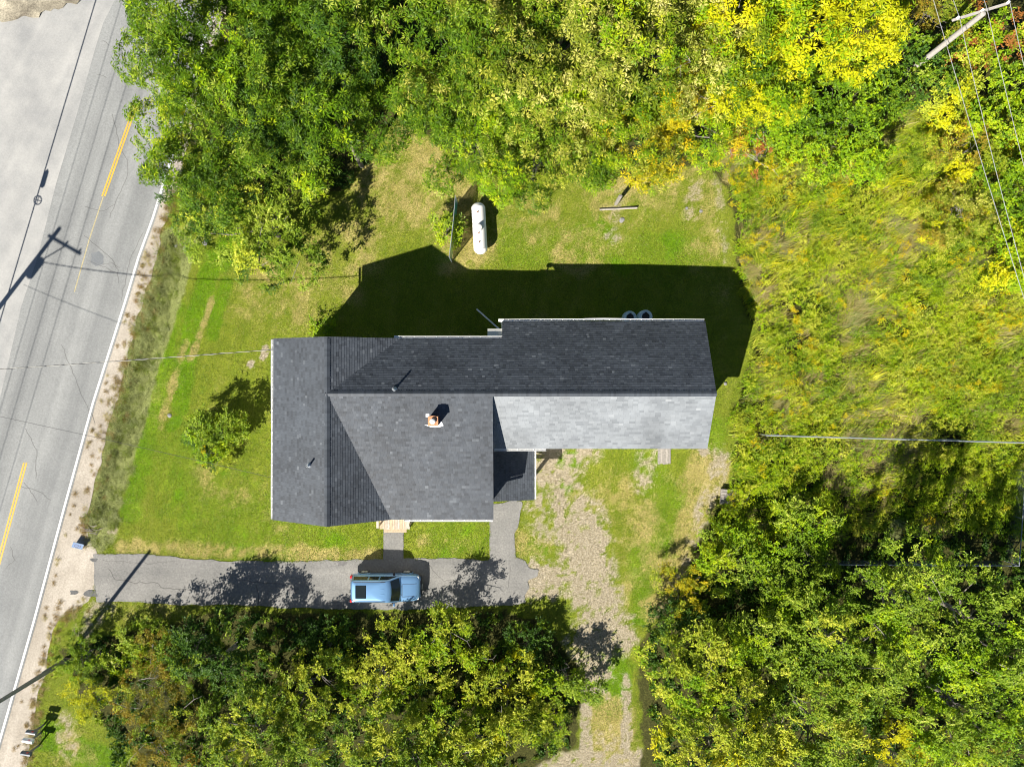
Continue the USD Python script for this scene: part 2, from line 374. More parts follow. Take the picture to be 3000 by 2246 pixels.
    weed = np.maximum(weed, 0.8 * stroke(x, y, [(440, 800), (390, 960), (330, 1160), (275, 1400), (245, 1540)], 0.8, 0.6, 0.4, 6))
    px, py = to_px(x, y)
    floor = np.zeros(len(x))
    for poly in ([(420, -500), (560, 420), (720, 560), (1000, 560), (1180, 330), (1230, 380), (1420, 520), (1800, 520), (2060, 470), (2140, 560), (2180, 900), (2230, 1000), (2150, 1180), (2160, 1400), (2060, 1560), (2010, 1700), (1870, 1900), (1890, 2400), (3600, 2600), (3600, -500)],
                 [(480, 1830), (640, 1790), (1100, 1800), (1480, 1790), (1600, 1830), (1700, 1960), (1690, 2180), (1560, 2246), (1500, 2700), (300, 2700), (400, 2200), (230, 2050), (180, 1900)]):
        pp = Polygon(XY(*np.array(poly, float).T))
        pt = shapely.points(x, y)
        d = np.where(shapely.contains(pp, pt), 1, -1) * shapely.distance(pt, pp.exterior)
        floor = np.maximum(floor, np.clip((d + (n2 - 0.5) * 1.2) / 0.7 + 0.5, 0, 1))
    return soil, dry * (1 - floor), lush * (1 - floor), weed, floor


soil, dry, lush, weed, floor = masks(vx, vy)
vz = G(vx, vy) + (noise2(vx, vy, 0.25, 21) - 0.5) * 0.10 + (noise2(vx, vy, 1.7, 22) - 0.5) * 0.05 * (1 - weed)
hard = shapely.union_all([Polygon(XY(*np.array(p, float).T)).buffer(0) for p in (SHOULDER, DRIVE, WALK, ROAD_R + ROAD_L[::-1], ROAD_L + [(-900, 2700), (-900, -420)])])
hd = shapely.distance(shapely.points(vx, vy), hard)
vz = np.where(hd < 0.6, G0(vx, vy) - 0.03 + (vz - G0(vx, vy) + 0.03) * np.clip(hd / 0.6, 0, 1), vz)
I = np.arange(nx * ny).reshape(nx, ny)
q = np.stack([I[:-1, :-1], I[1:, :-1], I[1:, 1:], I[:-1, 1:]], -1).reshape(-1, 4)
gv = np.column_stack([vx, vy, vz]); gf = np.vstack([q[:, [0, 1, 2]], q[:, [0, 2, 3]]])
# outer skirt to far away
edge = np.concatenate([I[:, 0], I[-1, 1:], I[-2::-1, -1], I[0, -2:0:-1]])
far = gv[edge].copy(); far[:, :2] *= 9.0; far[:, 2] = G0(far[:, 0], far[:, 1])
k0 = len(gv); ne = len(edge); e = np.arange(ne); e2 = (e + 1) % ne
gf = np.vstack([gf, np.stack([edge[e], k0 + e, k0 + e2], 1), np.stack([edge[e], k0 + e2, edge[e2]], 1)])
gv = np.vstack([gv, far])
nzs = np.cross(gv[gf[:, 1]] - gv[gf[:, 0]], gv[gf[:, 2]] - gv[gf[:, 0]])[:, 2]
gf[nzs < 0] = gf[nzs < 0][:, ::-1]
pad = lambda a, v: np.concatenate([a, np.full(ne, v)])

RA0 = math.radians(73)


def edged(key, amp, lo=0.30, hi=0.62):
    """a painted mask whose edge is broken up by the fine noise"""
    n = {f'a{key}': ('attribute', {'attribute': key}), f'x{key}': ('math', {'math_type': 'multiply_add', 'value2': amp, 'value3': -0.5 * amp}), f'y{key}': ('math', {'math_type': 'add'}),
         f'z{key}': ('map_range', {'from_min': lo, 'from_max': hi, 'to_min': 0.0, 'to_max': 1.0, 'clamp': True})}
    l = [('mn.result', f'x{key}.value1'), (f'a{key}.fac', f'y{key}.value1'), (f'x{key}.value', f'y{key}.value2'), (f'y{key}.value', f'z{key}.value')]
    return n, l


_gn = {'g': ('geometry', {}), 'n1': ('noise_texture', {'scale': 1.1, 'detail': 6.0, 'roughness': 0.65}), 'n2': ('noise_texture', {'scale': 7.0, 'detail': 6.0, 'roughness': 0.8}), 'n3': ('noise_texture', {'scale': 17.0, 'detail': 4.0, 'roughness': 0.8}),
       'm0': ('mapping', {'rotation': (0, 0, -RA0)}), 'mp': ('mapping', {'scale': (0.04, 1, 1)}), 'ns': ('noise_texture', {'scale': 1.6, 'detail': 3.0}),
       'rg': ('rgb_ramp', {'ramp': [(0.28, (0.060, 0.095, 0.006)), (0.42, (0.115, 0.160, 0.010)), (0.55, (0.175, 0.205, 0.020)), (0.72, (0.29, 0.27, 0.07))]}),
       'rl': ('rgb_ramp', {'ramp': [(0.28, (0.045, 0.105, 0.003)), (0.5, (0.105, 0.200, 0.005)), (0.75, (0.18, 0.26, 0.012))]}),
       'rd': ('rgb_ramp', {'ramp': [(0.25, (0.14, 0.13, 0.022)), (0.45, (0.27, 0.235, 0.065)), (0.6, (0.36, 0.30, 0.11)), (0.78, (0.48, 0.40, 0.18))]}),
       'rs': ('rgb_ramp', {'ramp': [(0.28, (0.12, 0.10, 0.055)), (0.42, (0.23, 0.195, 0.125)), (0.56, (0.33, 0.285, 0.20)), (0.70, (0.47, 0.42, 0.32))]}),
       'rw': ('rgb_ramp', {'ramp': [(0.25, (0.085, 0.10, 0.025)), (0.5, (0.17, 0.19, 0.06)), (0.75, (0.27, 0.285, 0.11))]}),
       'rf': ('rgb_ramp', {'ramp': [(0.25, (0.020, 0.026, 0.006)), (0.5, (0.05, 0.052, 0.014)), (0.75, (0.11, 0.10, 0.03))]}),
       'mn': ('mix_float', {'fac': 0.5}), 'mn2': ('mix_float', {'fac': 0.25}), 'mn3': ('mix_float', {'fac': 0.45}),
       'mr': ('map_range', {'from_min': 0.38, 'from_max': 0.62, 'to_min': 0.42, 'to_max': 1.55}), 'cc': ('combine_xyz', {}), 'mx': ('mix', {'mix_type': 'multiply', 'fac': 1.0}),
       'm1': ('mix', {}), 'm2': ('mix', {}), 'm3': ('mix', {}), 'm4': ('mix', {}), 'm5': ('mix', {}),
       'b': ('bump', {'strength': 0.8, 'distance': 0.04}), 'p': ('principled_bsdf', {'roughness': 0.95, 'specular_ior_level': 0.1})}
_gl = [('g.position', f'{k}.vector') for k in ('n1', 'n2', 'n3', 'm0')] + [('m0.vector', 'mp.vector'), ('mp.vector', 'ns.vector'), ('n2.fac', 'mn.a'), ('n3.fac', 'mn.b'), ('n1.fac', 'mn3.a'), ('n2.fac', 'mn3.b'), ('mn3.result', 'mn2.a'), ('ns.fac', 'mn2.b')]
_gl += [('mn2.result', f'{r}.fac') for r in ('rg', 'rl', 'rd')] + [('n2.fac', f'{r}.fac') for r in ('rs', 'rw', 'rf')]
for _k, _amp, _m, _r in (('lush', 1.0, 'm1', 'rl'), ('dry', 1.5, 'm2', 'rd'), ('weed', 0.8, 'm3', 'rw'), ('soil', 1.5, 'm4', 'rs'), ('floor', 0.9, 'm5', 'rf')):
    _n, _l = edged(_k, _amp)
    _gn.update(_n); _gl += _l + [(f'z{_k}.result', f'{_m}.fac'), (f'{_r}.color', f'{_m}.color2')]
_gl += [('rg.color', 'm1.color1')] + [(f'm{i}.color', f'm{i + 1}.color1') for i in range(1, 5)]
_gl += [('n3.fac', 'mr.value'), ('mr.result', 'cc.x'), ('mr.result', 'cc.y'), ('mr.result', 'cc.z'), ('m5.color', 'mx.color1'), ('cc.vector', 'mx.color2'), ('mx.color', 'p.base_color'), ('n3.fac', 'b.height'), ('b.normal', 'p.normal')]
GROUND = M('lawn_ground', _gn, _gl)
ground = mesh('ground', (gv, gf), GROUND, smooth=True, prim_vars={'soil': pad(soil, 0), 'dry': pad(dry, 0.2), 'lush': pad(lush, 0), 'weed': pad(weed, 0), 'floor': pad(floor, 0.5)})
tag(ground, 'mown lawn and bare earth around the house', kind='structure')

# ---------------------------------------------------------------- road, lot, shoulder, driveway
RD = np.array([-(447 - 185), 1497 - 640], float); RD /= np.linalg.norm(RD)      # the road's direction in photo pixels
RA = math.atan2(-RD[1], RD[0])                                                     # in the world


def asphalt(name, lo, hi, speck=0.25, streak=0.0, rough=0.85, ang=0.0, stain=None, tint=None):
    n = {'g': ('geometry', {}), 'm0': ('mapping', {'rotation': (0, 0, -ang)}), 'mp': ('mapping', {'scale': (0.03, 1, 1)}), 'ns': ('noise_texture', {'scale': 1.1, 'detail': 4.0}),
         'n1': ('noise_texture', {'scale': 0.5, 'detail': 6.0, 'roughness': 0.6}), 'n2': ('noise_texture', {'scale': 55.0, 'detail': 3.0, 'roughness': 0.8}),
         'n3': ('noise_texture', {'scale': 9.0, 'detail': 5.0, 'roughness': 0.75}), 'm23': ('mix_float', {'fac': 0.5}), 'mn': ('mix_float', {'fac': streak}), 'r': ('rgb_ramp', {'ramp': [(0.36, lo), (0.64, hi)]}),
         'mr': ('map_range', {'from_min': 0.36, 'from_max': 0.64, 'to_min': 1 - speck, 'to_max': 1 + speck}), 'cc': ('combine_xyz', {}), 'mx': ('mix', {'mix_type': 'multiply', 'fac': 1.0}),
         'b': ('bump', {'strength': 0.5, 'distance': 0.008}), 'p': ('principled_bsdf', {'roughness': rough, 'specular_ior_level': 0.3})}
    l = [('g.position', 'm0.vector'), ('m0.vector', 'mp.vector'), ('mp.vector', 'ns.vector'), ('g.position', 'n1.vector'), ('g.position', 'n2.vector'), ('n1.fac', 'mn.a'), ('ns.fac', 'mn.b'), ('mn.result', 'r.fac'),
         ('g.position', 'n3.vector'), ('n2.fac', 'm23.a'), ('n3.fac', 'm23.b'), ('m23.result', 'mr.value'), ('mr.result', 'cc.x'), ('mr.result', 'cc.y'), ('mr.result', 'cc.z'), ('r.color', 'mx.color1'), ('cc.vector', 'mx.color2'), ('mx.color', 'p.base_color'), ('n2.fac', 'b.height'), ('b.normal', 'p.normal')]
    return M(name, n, l)


MAT['road'] = asphalt('road_asphalt', (0.175, 0.18, 0.176), (0.255, 0.26, 0.25), 0.26, 0.7, ang=RA)
MAT['lot'] = asphalt('pale_lot', (0.25, 0.252, 0.245), (0.36, 0.355, 0.335), 0.14, 0.35, ang=math.radians(60))
MAT['gravel'] = asphalt('shoulder_gravel', (0.28, 0.245, 0.195), (0.42, 0.375, 0.31), 0.35, 0.35, ang=RA)
MAT['drive'] = asphalt('driveway_asphalt', (0.145, 0.143, 0.134), (0.225, 0.218, 0.200), 0.40, 0.4, ang=0.0)
MAT['rubble'] = asphalt('rubble_ground', (0.15, 0.13, 0.095), (0.38, 0.34, 0.25), 0.6)
MAT['crack'] = plain('crack', (0.075, 0.07, 0.065), 0.9)
MAT['paint_white'] = plain('road_paint_white', (0.62, 0.62, 0.60), 0.6, var=0.08, scale=5)
MAT['paint_yellow'] = plain('road_paint_yellow', (0.60, 0.34, 0.035), 0.6, var=0.15, scale=5)
MAT['paint_worn'] = plain('road_paint_worn', (0.36, 0.31, 0.17), 0.7, var=0.3, scale=9)


def W(pts, h=0.0):
    return [tuple(p) for p in XY(*np.array(pts, float).T, h=h)]


road = thing('road', kind='structure')
mesh('asphalt', sheet(Polygon(W(ROAD_R + ROAD_L[::-1])).buffer(0.18), 0.0, 3.0), MAT['road'], road)
lot = mesh('paved_lot', sheet(Polygon(W([(x + 8, y) for x, y in ROAD_L] + [(-900, 2700), (-900, -420)])).buffer(0.05), -0.006, 4.0), MAT['lot'])
tag(lot, 'pale paved lot on the far side of the road', kind='structure')
rub = ragged([(-700, -500), (330, -500), (236, -20), (228, 12), (190, 22), (150, 24), (120, 40), (95, 60), (58, 54), (20, 58), (-60, 50), (-700, 90)], 0.18, 0.3, 5)
rubm = sheet(rub, 0.01, 0.35); rv = rubm[0]; rv[:, 2] += np.clip(meshkit.fbm(np.column_stack([rv[:, :2] * 1.5, 0 * rv[:, 0]]), 4, 4) - 0.35, 0, 1) * 0.25
tag(mesh('rubble_strip', (rv, rubm[1]), MAT['rubble'], smooth=True), 'rough stony ground at the top of the paved lot', kind='structure')
shp = ragged(SHOULDER, 0.10, 0.3, 2)
tag(mesh('gravel_shoulder', sheet(shp, -0.011, 2.0), MAT['gravel']), 'sandy gravel shoulder beside the white edge line', kind='structure')
tag(mesh('driveway', sheet(ragged(DRIVE, 0.045, 0.2, 3), 0.004, 2.0), MAT['drive']), 'grey asphalt driveway', kind='structure')
tag(mesh('walkway', sheet(ragged(WALK, 0.02, 0.2, 4), 0.009, 1.0), MAT['drive']), 'short asphalt walkway to the front steps', kind='structure')


def strip(pts, w, dz, mat, parent, name, breaks=None):
    ln = LineString(W(pts)).segmentize(0.5)
    return mesh(name, sheet(ln.buffer(w / 2, cap_style='flat'), dz, 2.0), mat, parent)


strip(ROAD_R, 0.135, 0.005, MAT['paint_white'], road, 'edge_line')
for off in (-0.085, 0.085):
    ox = off * F / H
    strip([(397 + ox, 310), (303 + ox, 575)][::1], 0.10, 0.005, MAT['paint_yellow'], road, 'centre_line')
    strip([(74 + ox, 1355), (-2 + ox, 1640), (-60 + ox, 1860)], 0.10, 0.005, MAT['paint_yellow'], road, 'centre_line')
strip([(303, 575), (262, 700), (218, 855)], 0.07, 0.004, MAT['paint_worn'], road, 'worn_centre_line')
crk = np.random.default_rng(5)


def crack(pts, w=0.018, dz=0.0045):
    p = LineString(W(pts)).segmentize(0.35)
    c = np.array(p.coords); c[1:-1] += crk.normal(0, 0.035, (len(c) - 2, 2))
    mesh('crack', sheet(LineString(c).buffer(w / 2), dz, 3.0), MAT['crack'], road)


for pts in ([(330, 335), (350, 430), (375, 470), (374, 520), (335, 600), (322, 640)], [(335, 600), (300, 618), (250, 605)], [(300, 118), (318, 133)], [(283, 218), (312, 228)], [(246, 690), (330, 760), (345, 790), (348, 830)],
            [(262, 765), (300, 780), (345, 800)], [(300, 775), (330, 770), (350, 785)], [(110, 1470), (90, 1440), (70, 1412)], [(50, 1420), (118, 1440), (150, 1465)], [(420, 680), (380, 760), (355, 880)], [(75, 1255), (108, 1320), (105, 1400)],
            [(30, 1600), (45, 1640), (20, 1660)], [(180, 1010), (250, 1180), (278, 1240)]):
    crack(pts)

mesh('patch', sheet(ragged([(268, 742), (290, 735), (305, 748), (303, 772), (282, 780), (266, 768)], .05, .1, 9), 0.0042, 2.0), asphalt('patch_asphalt', (0.15, 0.16, 0.165), (0.20, 0.21, 0.215), .2), road)
DRV = stage.GetPrimAtPath('/World/driveway')
for pts, w_ in (([(318, 1665), (338, 1697), (385, 1704), (462, 1706), (470, 1720), (560, 1728)], .03), ([(700, 1700), (840, 1713)], .025), ([(750, 1712), (760, 1745), (756, 1770)], .03), ([(1495, 1660), (1490, 1720)], .02), ([(300, 1640), (420, 1650), (520, 1643)], .015), ([(1250, 1650), (1300, 1700), (1390, 1710)], .015)):
    p_ = LineString(W(pts)).segmentize(.3); c_ = np.array(p_.coords); c_[1:-1] += crk.normal(0, .04, (len(c_) - 2, 2))
    mesh('crack', sheet(LineString(c_).buffer(w_ / 2), .0085, 3.0), MAT['crack'], DRV)
for px_, py_, r_ in ((268, 1737, .42), (215, 1735, .25), (276, 1640, .22), (1000, 1650, .3), (860, 1730, .35)):
    q_ = XY(px_, py_)
    mesh('stain', sheet(shapely.affinity.translate(Polygon([(r_ * (1 + .3 * math.sin(3 * t + px_)) * math.cos(t), r_ * .7 * (1 + .3 * math.cos(2 * t)) * math.sin(t)) for t in np.linspace(0, 6.28, 24)[:-1]]), *q_), .008, 2.0), plain('stain_%d' % px_, (.10, .10, .097) if px_ < 300 else (.135, .13, .125), .9, var=.3), DRV)

# ---------------------------------------------------------------- house
YR, ZR = -0.557, 6.6
XRIDGE, XL, XE, XS = -10.06, -13.49, 11.10, -1.07
SN, SS, SL, SWL, SWR = 0.547, 0.2087, 0.5746, 0.4373, 0.4605
pl_N = lambda x, y: ZR - SN * (y - YR)
pl_S = lambda x, y: ZR - SS * (YR - y)
pl_L = lambda x, y: ZR - 0.03 - SL * (YR - y)
pl_WL = lambda x, y: ZR - SWL * (XRIDGE - x)
pl_WR = lambda x, y: ZR - SWR * (x - XRIDGE)
pl_P = lambda x, y: 3.05 - 0.2325 * (x + 1.07)

house = thing('house', label='one storey house with charcoal shingle roof, red brick chimney and white gutters', cat='house')


def walls(x0, x1, y0, y1, planes):
    b = m3.Manifold.cube([x1 - x0, y1 - y0, 9.0]).translate([x0, y0, -1.2])
    for f in planes:
        a, bb, c = f(1, 0) - f(0, 0), f(0, 1) - f(0, 0), f(0, 0) - 0.16
        nrm = np.array([a, bb, -1.0])          # keep z < a x + b y + c
        L = np.linalg.norm(nrm)
        b = b.trim_by_plane(list(nrm / L), float(-c / L))
    return b


wall = walls(-13.05, -6.8, -7.3, 2.15, (pl_WL, pl_WR)) + walls(XRIDGE, -1.4, -7.25, 2.15, (pl_N, pl_S)) + walls(-1.4, 10.75, -3.3, 3.15, (pl_N, pl_L)) 
mesh('wall', wall, MAT['siding'], house)


def roof_slope(poly, f, up, exposure, wlo, whi, mat, seed, run=0, slab=0.12):
    """poly (xy), plane f, up = unit vector upslope in plan; returns the deck prim and its shingles as (verts, faces, tone)"""
    r = np.random.default_rng(seed)
    poly = Polygon(poly)
    v, t = tri_poly(poly)
    z = f(v[:, 0], v[:, 1])
    n = len(v)
    ring = np.array(poly.exterior.coords)[:-1]
    if not poly.exterior.is_ccw:
        ring = ring[::-1]
    m = len(ring); e = np.arange(m)
    rz = f(ring[:, 0], ring[:, 1])
    top = np.column_stack([v, z - 0.022]); bot = np.column_stack([v, z - slab])
    st = np.column_stack([ring, rz - 0.022]); sb = np.column_stack([ring, rz - slab])
    V = np.vstack([top, bot, st, sb])
    a = 2 * n + e; b = 2 * n + (e + 1) % m; c = a + m; d = b + m
    if cross2(v[t[0, 1]] - v[t[0, 0]], v[t[0, 2]] - v[t[0, 0]]) < 0:
        t = t[:, ::-1]
    Fc = np.vstack([t, t[:, ::-1] + n, np.stack([a, c, b], 1), np.stack([b, c, d], 1)])
    deck = mesh('roof_slope', (V, Fc), MAT['white_trim'], house)
    up = np.asarray(up, float); ua = np.array([up[1], -up[0]])
    cu, cv = ring @ ua, ring @ up
    grow = poly.buffer(0.025, join_style='mitre')
    gx_, gy_ = up
    slope = abs(f(up[0], up[1]) - f(0, 0))
    ex = exposure / math.sqrt(1 + slope ** 2)
    out = []
    prep = shapely.prepared.prep(grow)
    row = 0
    d0 = cv.min() - 0.025
    while d0 < cv.max():
        u = cu.min() - 0.05 - r.uniform(0, whi)
        while u < cu.max() + 0.05:
            w = r.uniform(wlo, whi)
            rect = np.array([[u, d0], [u + w - 0.004, d0], [u + w - 0.004, d0 + ex + 0.02], [u, d0 + ex + 0.02]])
            xy = rect[:, :1] * ua + rect[:, 1:] * up
            pg = Polygon(xy)
            u += w
            if not prep.intersects(pg):
                continue
            if not prep.contains(pg):
                pg = pg.intersection(grow)
                if pg.geom_type != 'Polygon' or pg.area < 0.0008:
                    continue
                xy = np.array(pg.exterior.coords)[:-1]
            if cross2(xy[1] - xy[0], xy[2] - xy[1]) < 0:
                xy = xy[::-1]
            k = len(xy)
            dd = (xy @ up - d0) / (ex + 0.02)
            th = 0.011 + r.uniform(0, 0.011)
            zt = f(xy[:, 0], xy[:, 1]) - 0.010 + th * (1 - dd) + 0.002
            zb = f(xy[:, 0], xy[:, 1]) - 0.021
            vv = np.vstack([np.column_stack([xy, zt]), np.column_stack([xy, zb])])
            fan = np.stack([np.zeros(k - 2, int), np.arange(1, k - 1), np.arange(2, k)], 1)
            ee = np.arange(k); e2 = (ee + 1) % k
            ff = np.vstack([fan, np.stack([ee, ee + k, e2], 1), np.stack([e2, ee + k, e2 + k], 1)])
            tone = np.clip(r.beta(2.2, 2.6) * 0.8 + (r.random() < 0.10) * r.uniform(0.1, 0.35), 0, 1)
            out.append((vv, ff, tone, pg.area))
        d0 += ex; row += 1
    return deck, out


def put_shingles(deck, shs, mat, singles=0):
    order = np.argsort([-s[3] for s in shs], kind='stable')
    for i in order[:singles]:
        v, f, t, _ = shs[i]
        mesh('shingle', (v, f), mat, deck, prim_vars={'tone': np.full(len(v), t)})
    rest = [shs[i] for i in order[singles:]]
    vs, fs, ts, n = [], [], [], 0
    for v, f, t, _ in rest:
        vs.append(v); fs.append(f + n); ts.append(np.full(len(v), t)); n += len(v)
    tag(mesh('shingle_courses', (np.vstack(vs), np.vstack(fs)), mat, deck, prim_vars={'tone': np.concatenate(ts)}), kind='stuff')


slopes = [
    ([(XRIDGE, YR), (-6.39, 2.54), (-0.54, 2.54), (-0.54, 3.555), (XE, 3.555), (XE, YR)], pl_N, (0, -1), 0.143, 0.13, 0.27, 'shingle_dark', 0),
    ([(XRIDGE, YR), (XS, YR), (XS, -7.65), (-6.85, -7.65)][::-1], pl_S, (0, 1), 0.143, 0.13, 0.27, 'shingle_dark', 0),
    ([(XS, YR), (XE, YR), (XE, -3.69), (XS, -3.69)], pl_L, (0, 1), 0.143, 0.24, 0.38, 'shingle_light', 300),
    ([(XRIDGE, 2.52), (XRIDGE, -7.76), (XL, -7.68), (XL + 0.03, 2.52)], pl_WL, (1, 0), 0.143, 0.13, 0.27, 'shingle_dark', 0),
    ([(XRIDGE, 2.52), (-6.39, 2.54), (XRIDGE, YR)], pl_WR, (-1, 0), 0.143, 0.13, 0.27, 'shingle_dark', 0),
    ([(XRIDGE, YR), (-6.85, -7.66), (XRIDGE, -7.76)], pl_WR, (-1, 0), 0.143, 0.13, 0.27, 'shingle_dark', 0),
    ([(-1.36, -3.45), (1.296, -3.45), (1.296, -6.98), (-1.36, -6.98)], pl_P, (-1, 0), 0.143, 0.13, 0.27, 'shingle_dark', 0)]
for i, (poly, f, up, ex, a, b, mt, k) in enumerate(slopes):
    deck, shs = roof_slope(poly, f, up, ex, a, b, mt, 30 + i, slab=0.10)
    put_shingles(deck, shs, MAT[mt], k)


def ridge_caps(p0, p1, s_left, s_right, half=0.15, ex=0.14):
    """pieces bent over a level ridge; s_left / s_right: falls per metre on the two sides"""
    p0, p1 = np.asarray(p0, float), np.asarray(p1, float)
    L = np.linalg.norm(p1 - p0); d = (p1 - p0) / L; s = np.array([-d[1], d[0], 0])
    base = None; r = np.random.default_rng(3)
    hold = UsdGeom.Xform.Define(stage, path_of('ridge', house)).GetPrim()
    for k in range(int(L / ex)):
        a, b = p0 + d * (k * ex), p0 + d * ((k + 1) * ex + 0.02)
        zt0, zt1 = 0.034 + r.uniform(0, 0.006), 0.022
        prof = lambda c, zt: [c + s * half + [0, 0, zt - half * s_left], c + [0, 0, zt], c - s * half + [0, 0, zt - half * s_right]]
        v = np.array(prof(a, zt0) + prof(b, zt1) + prof(a, -0.02) + prof(b, -0.02))
        f = np.array([[0, 1, 4], [0, 4, 3], [1, 2, 5], [1, 5, 4], [6, 7, 1], [6, 1, 0], [7, 8, 2], [7, 2, 1], [0, 3, 9], [0, 9, 6], [2, 8, 11], [2, 11, 5]])
        f = f[:, ::-1]
        mesh('ridge_cap', (v, f), MAT['shingle_dark'], hold, prim_vars={'tone': np.full(len(v), r.uniform(0.15, 0.6))})


ridge_caps((XRIDGE - 0.1, YR, ZR), (XE + 0.02, YR, ZR), SN, 0.32)
ridge_caps((XRIDGE, -7.78, ZR), (XRIDGE, 2.54, ZR), SWL, SWR)


def gutter(p0, p1, out, hang=0.62, w=0.12, d=0.10):
    """open trough along p0-p1 whose inner top edge is the line; out: unit vector away from the house"""
    p0, p1, o = (np.asarray(t, float) for t in (p0, p1, (*out, 0)))
    Z = np.array([0, 0, 1.0])
    prof = [(0, 0), (0, -d), (w * 0.75, -d), (w, -0.01), (w, 0.004), (w - 0.016, 0.004), (w - 0.02, -0.012), (w * 0.75 - 0.015, -d + 0.012), (0.008, -d + 0.012), (0.008, 0)]
    n = max(2, int(np.linalg.norm(p1 - p0) / 1.5))
    rings = []
    for t in np.linspace(0, 1, n + 1):
        c = p0 + (p1 - p0) * t + Z * (0.008 * math.sin(t * 9))
        rings.append([c + o * a + Z * b for a, b in prof])
    g = mesh('gutter', loft(rings), MAT['white_trim'], house)
    L = np.linalg.norm(p1 - p0); u = (p1 - p0) / L
    for k in np.arange(hang * 0.5, L, hang):
        c = p0 + u * k
        q = [c + u * a + o * b + Z * z for a in (-0.014, 0.014) for b in (-0.01, w) for z in (0.0, 0.016)]
        mesh('gutter_hanger', trimesh.convex.convex_hull(np.array(q)), MAT['white_trim'], g)
    return g


gutter((XL - 0.03, 2.5, 4.96 + 0.06), (XL - 0.03, -7.68, 4.96 + 0.06), (-1, 0))
gutter((-6.1, -7.69, 5.03), (XS, -7.69, 5.03), (0, -1))
gutter((-6.45, 2.57, 4.82), (-0.56, 2.57, 4.82), (0, 1))
gutter((-0.5, 3.585, 4.24), (5.3, 3.64, 4.26), (0, 1)); gutter((5.3, 3.64, 4.26), (XE, 3.585, 4.24), (0, 1))
gutter((1.33, -3.5, 2.45), (1.33, -6.98, 2.45), (1, 0))
gutter((XS + 0.03, -3.72, 4.70), (1.95, -3.72, 4.70), (0, -1), hang=0.9)
# outlets and downspouts
for (x, y, z, dx) in ((-6.55, 2.62, 4.80, -1), (-0.62, 3.62, 4.22, -1)):
    mesh('gutter_outlet', rbx(x - 0.16, x + 0.16, y - 0.05, y + 0.10, z - 0.12, z + 0.05, 0.01), MAT['white_trim'], house)
gz = float(G0(-0.7, 3.4))
mesh('downspout', join(tube([(-0.62, 3.66, 4.1), (-0.60, 3.4, 3.7), (-0.60, 3.28, 3.4), (-0.60, 3.28, gz + 0.35), (-0.72, 3.36, gz + 0.22)], 0.045, 8), tube([(-0.72, 3.36, gz + 0.22), (-2.25, 4.72, gz + 0.08)], 0.05, 10)), MAT['white_trim'], house, smooth=40)
mesh('downspout', tube([(-1.45, 2.62, 4.75), (-1.45, 2.28, 4.4), (-1.45, 2.24, 0.4), (-1.45, 2.6, 0.15)], 0.04, 8), MAT['white_trim'], house, smooth=40)
# porch: posts and beam under the small roof
pg = float(G0(1, 0))
mesh('porch_post', rbx(0.83, 1.0, -6.55, -6.38, pg - 0.1, 2.52, 0.01), MAT['white_trim'], house)
mesh('porch_beam', bx(-1.35, 1.2, -6.9, -6.75, 2.32, 2.44), MAT['white_trim'], house)
mesh('porch_floor', bx(-1.38, 1.1, -6.6, -3.32, pg - 0.3, pg + 0.16), plain('concrete', (0.42, 0.41, 0.38), 0.85, bump=0.3), house)
# doors and windows
for (x, y, sx, z0, w, h) in ((-11.6, -7.3, 'y-', 1.2, 0.95, 1.3), (-3.2, -7.25, 'y-', 1.2, 1.5, 1.3), (-13.05, -5.0, 'x-', 1.2, 0.95, 1.3), (-13.05, 0.0, 'x-', 1.2, 0.95, 1.3), (4.0, -3.3, 'y-', 1.1, 1.2, 1.1), (8.0, -3.3, 'y-', 1.1, 1.2, 1.1), (10.75, 0.0, 'x+', 1.2, 1.0, 1.2), (3.0, 3.15, 'y+', 1.3, 1.2, 1.0), (-4.0, 2.15, 'y+', 1.3, 1.2, 1.0)):
    s = 1 if sx[1] == '+' else -1
    def slab(a, b, z_0, z_1, d0, d1):
        d0, d1 = sorted((s * d0, s * d1))
        return bx(x + a, x + b, y + d0, y + d1, z_0, z_1) if sx[0] == 'y' else bx(x + d0, x + d1, y + a, y + b, z_0, z_1)
    wf = mesh('window', join(slab(-w / 2 - 0.09, -w / 2, z0 - 0.09, z0 + h + 0.09, -0.02, 0.05), slab(w / 2, w / 2 + 0.09, z0 - 0.09, z0 + h + 0.09, -0.02, 0.05), slab(-w / 2, w / 2, z0 + h, z0 + h + 0.09, -0.02, 0.047), slab(-w / 2, w / 2, z0 - 0.09, z0, -0.02, 0.07), slab(-w / 2, w / 2, z0 + h / 2 - 0.025, z0 + h / 2 + 0.025, -0.02, 0.04)), MAT['white_trim'], house)
    mesh('pane', slab(-w / 2, w / 2, z0, z0 + h, -0.02, 0.012), MAT['glass'], wf)
door = mesh('door', rbx(-7.95, -7.0, -7.33, -7.22, 0.35, 2.4, 0.01), plain('door_paint', (0.30, 0.08, 0.06), 0.4), house)
mesh('handle', cyl((-7.1, -7.35, 1.4), (-7.1, -7.40, 1.4), 0.03), MAT['galv'], door)
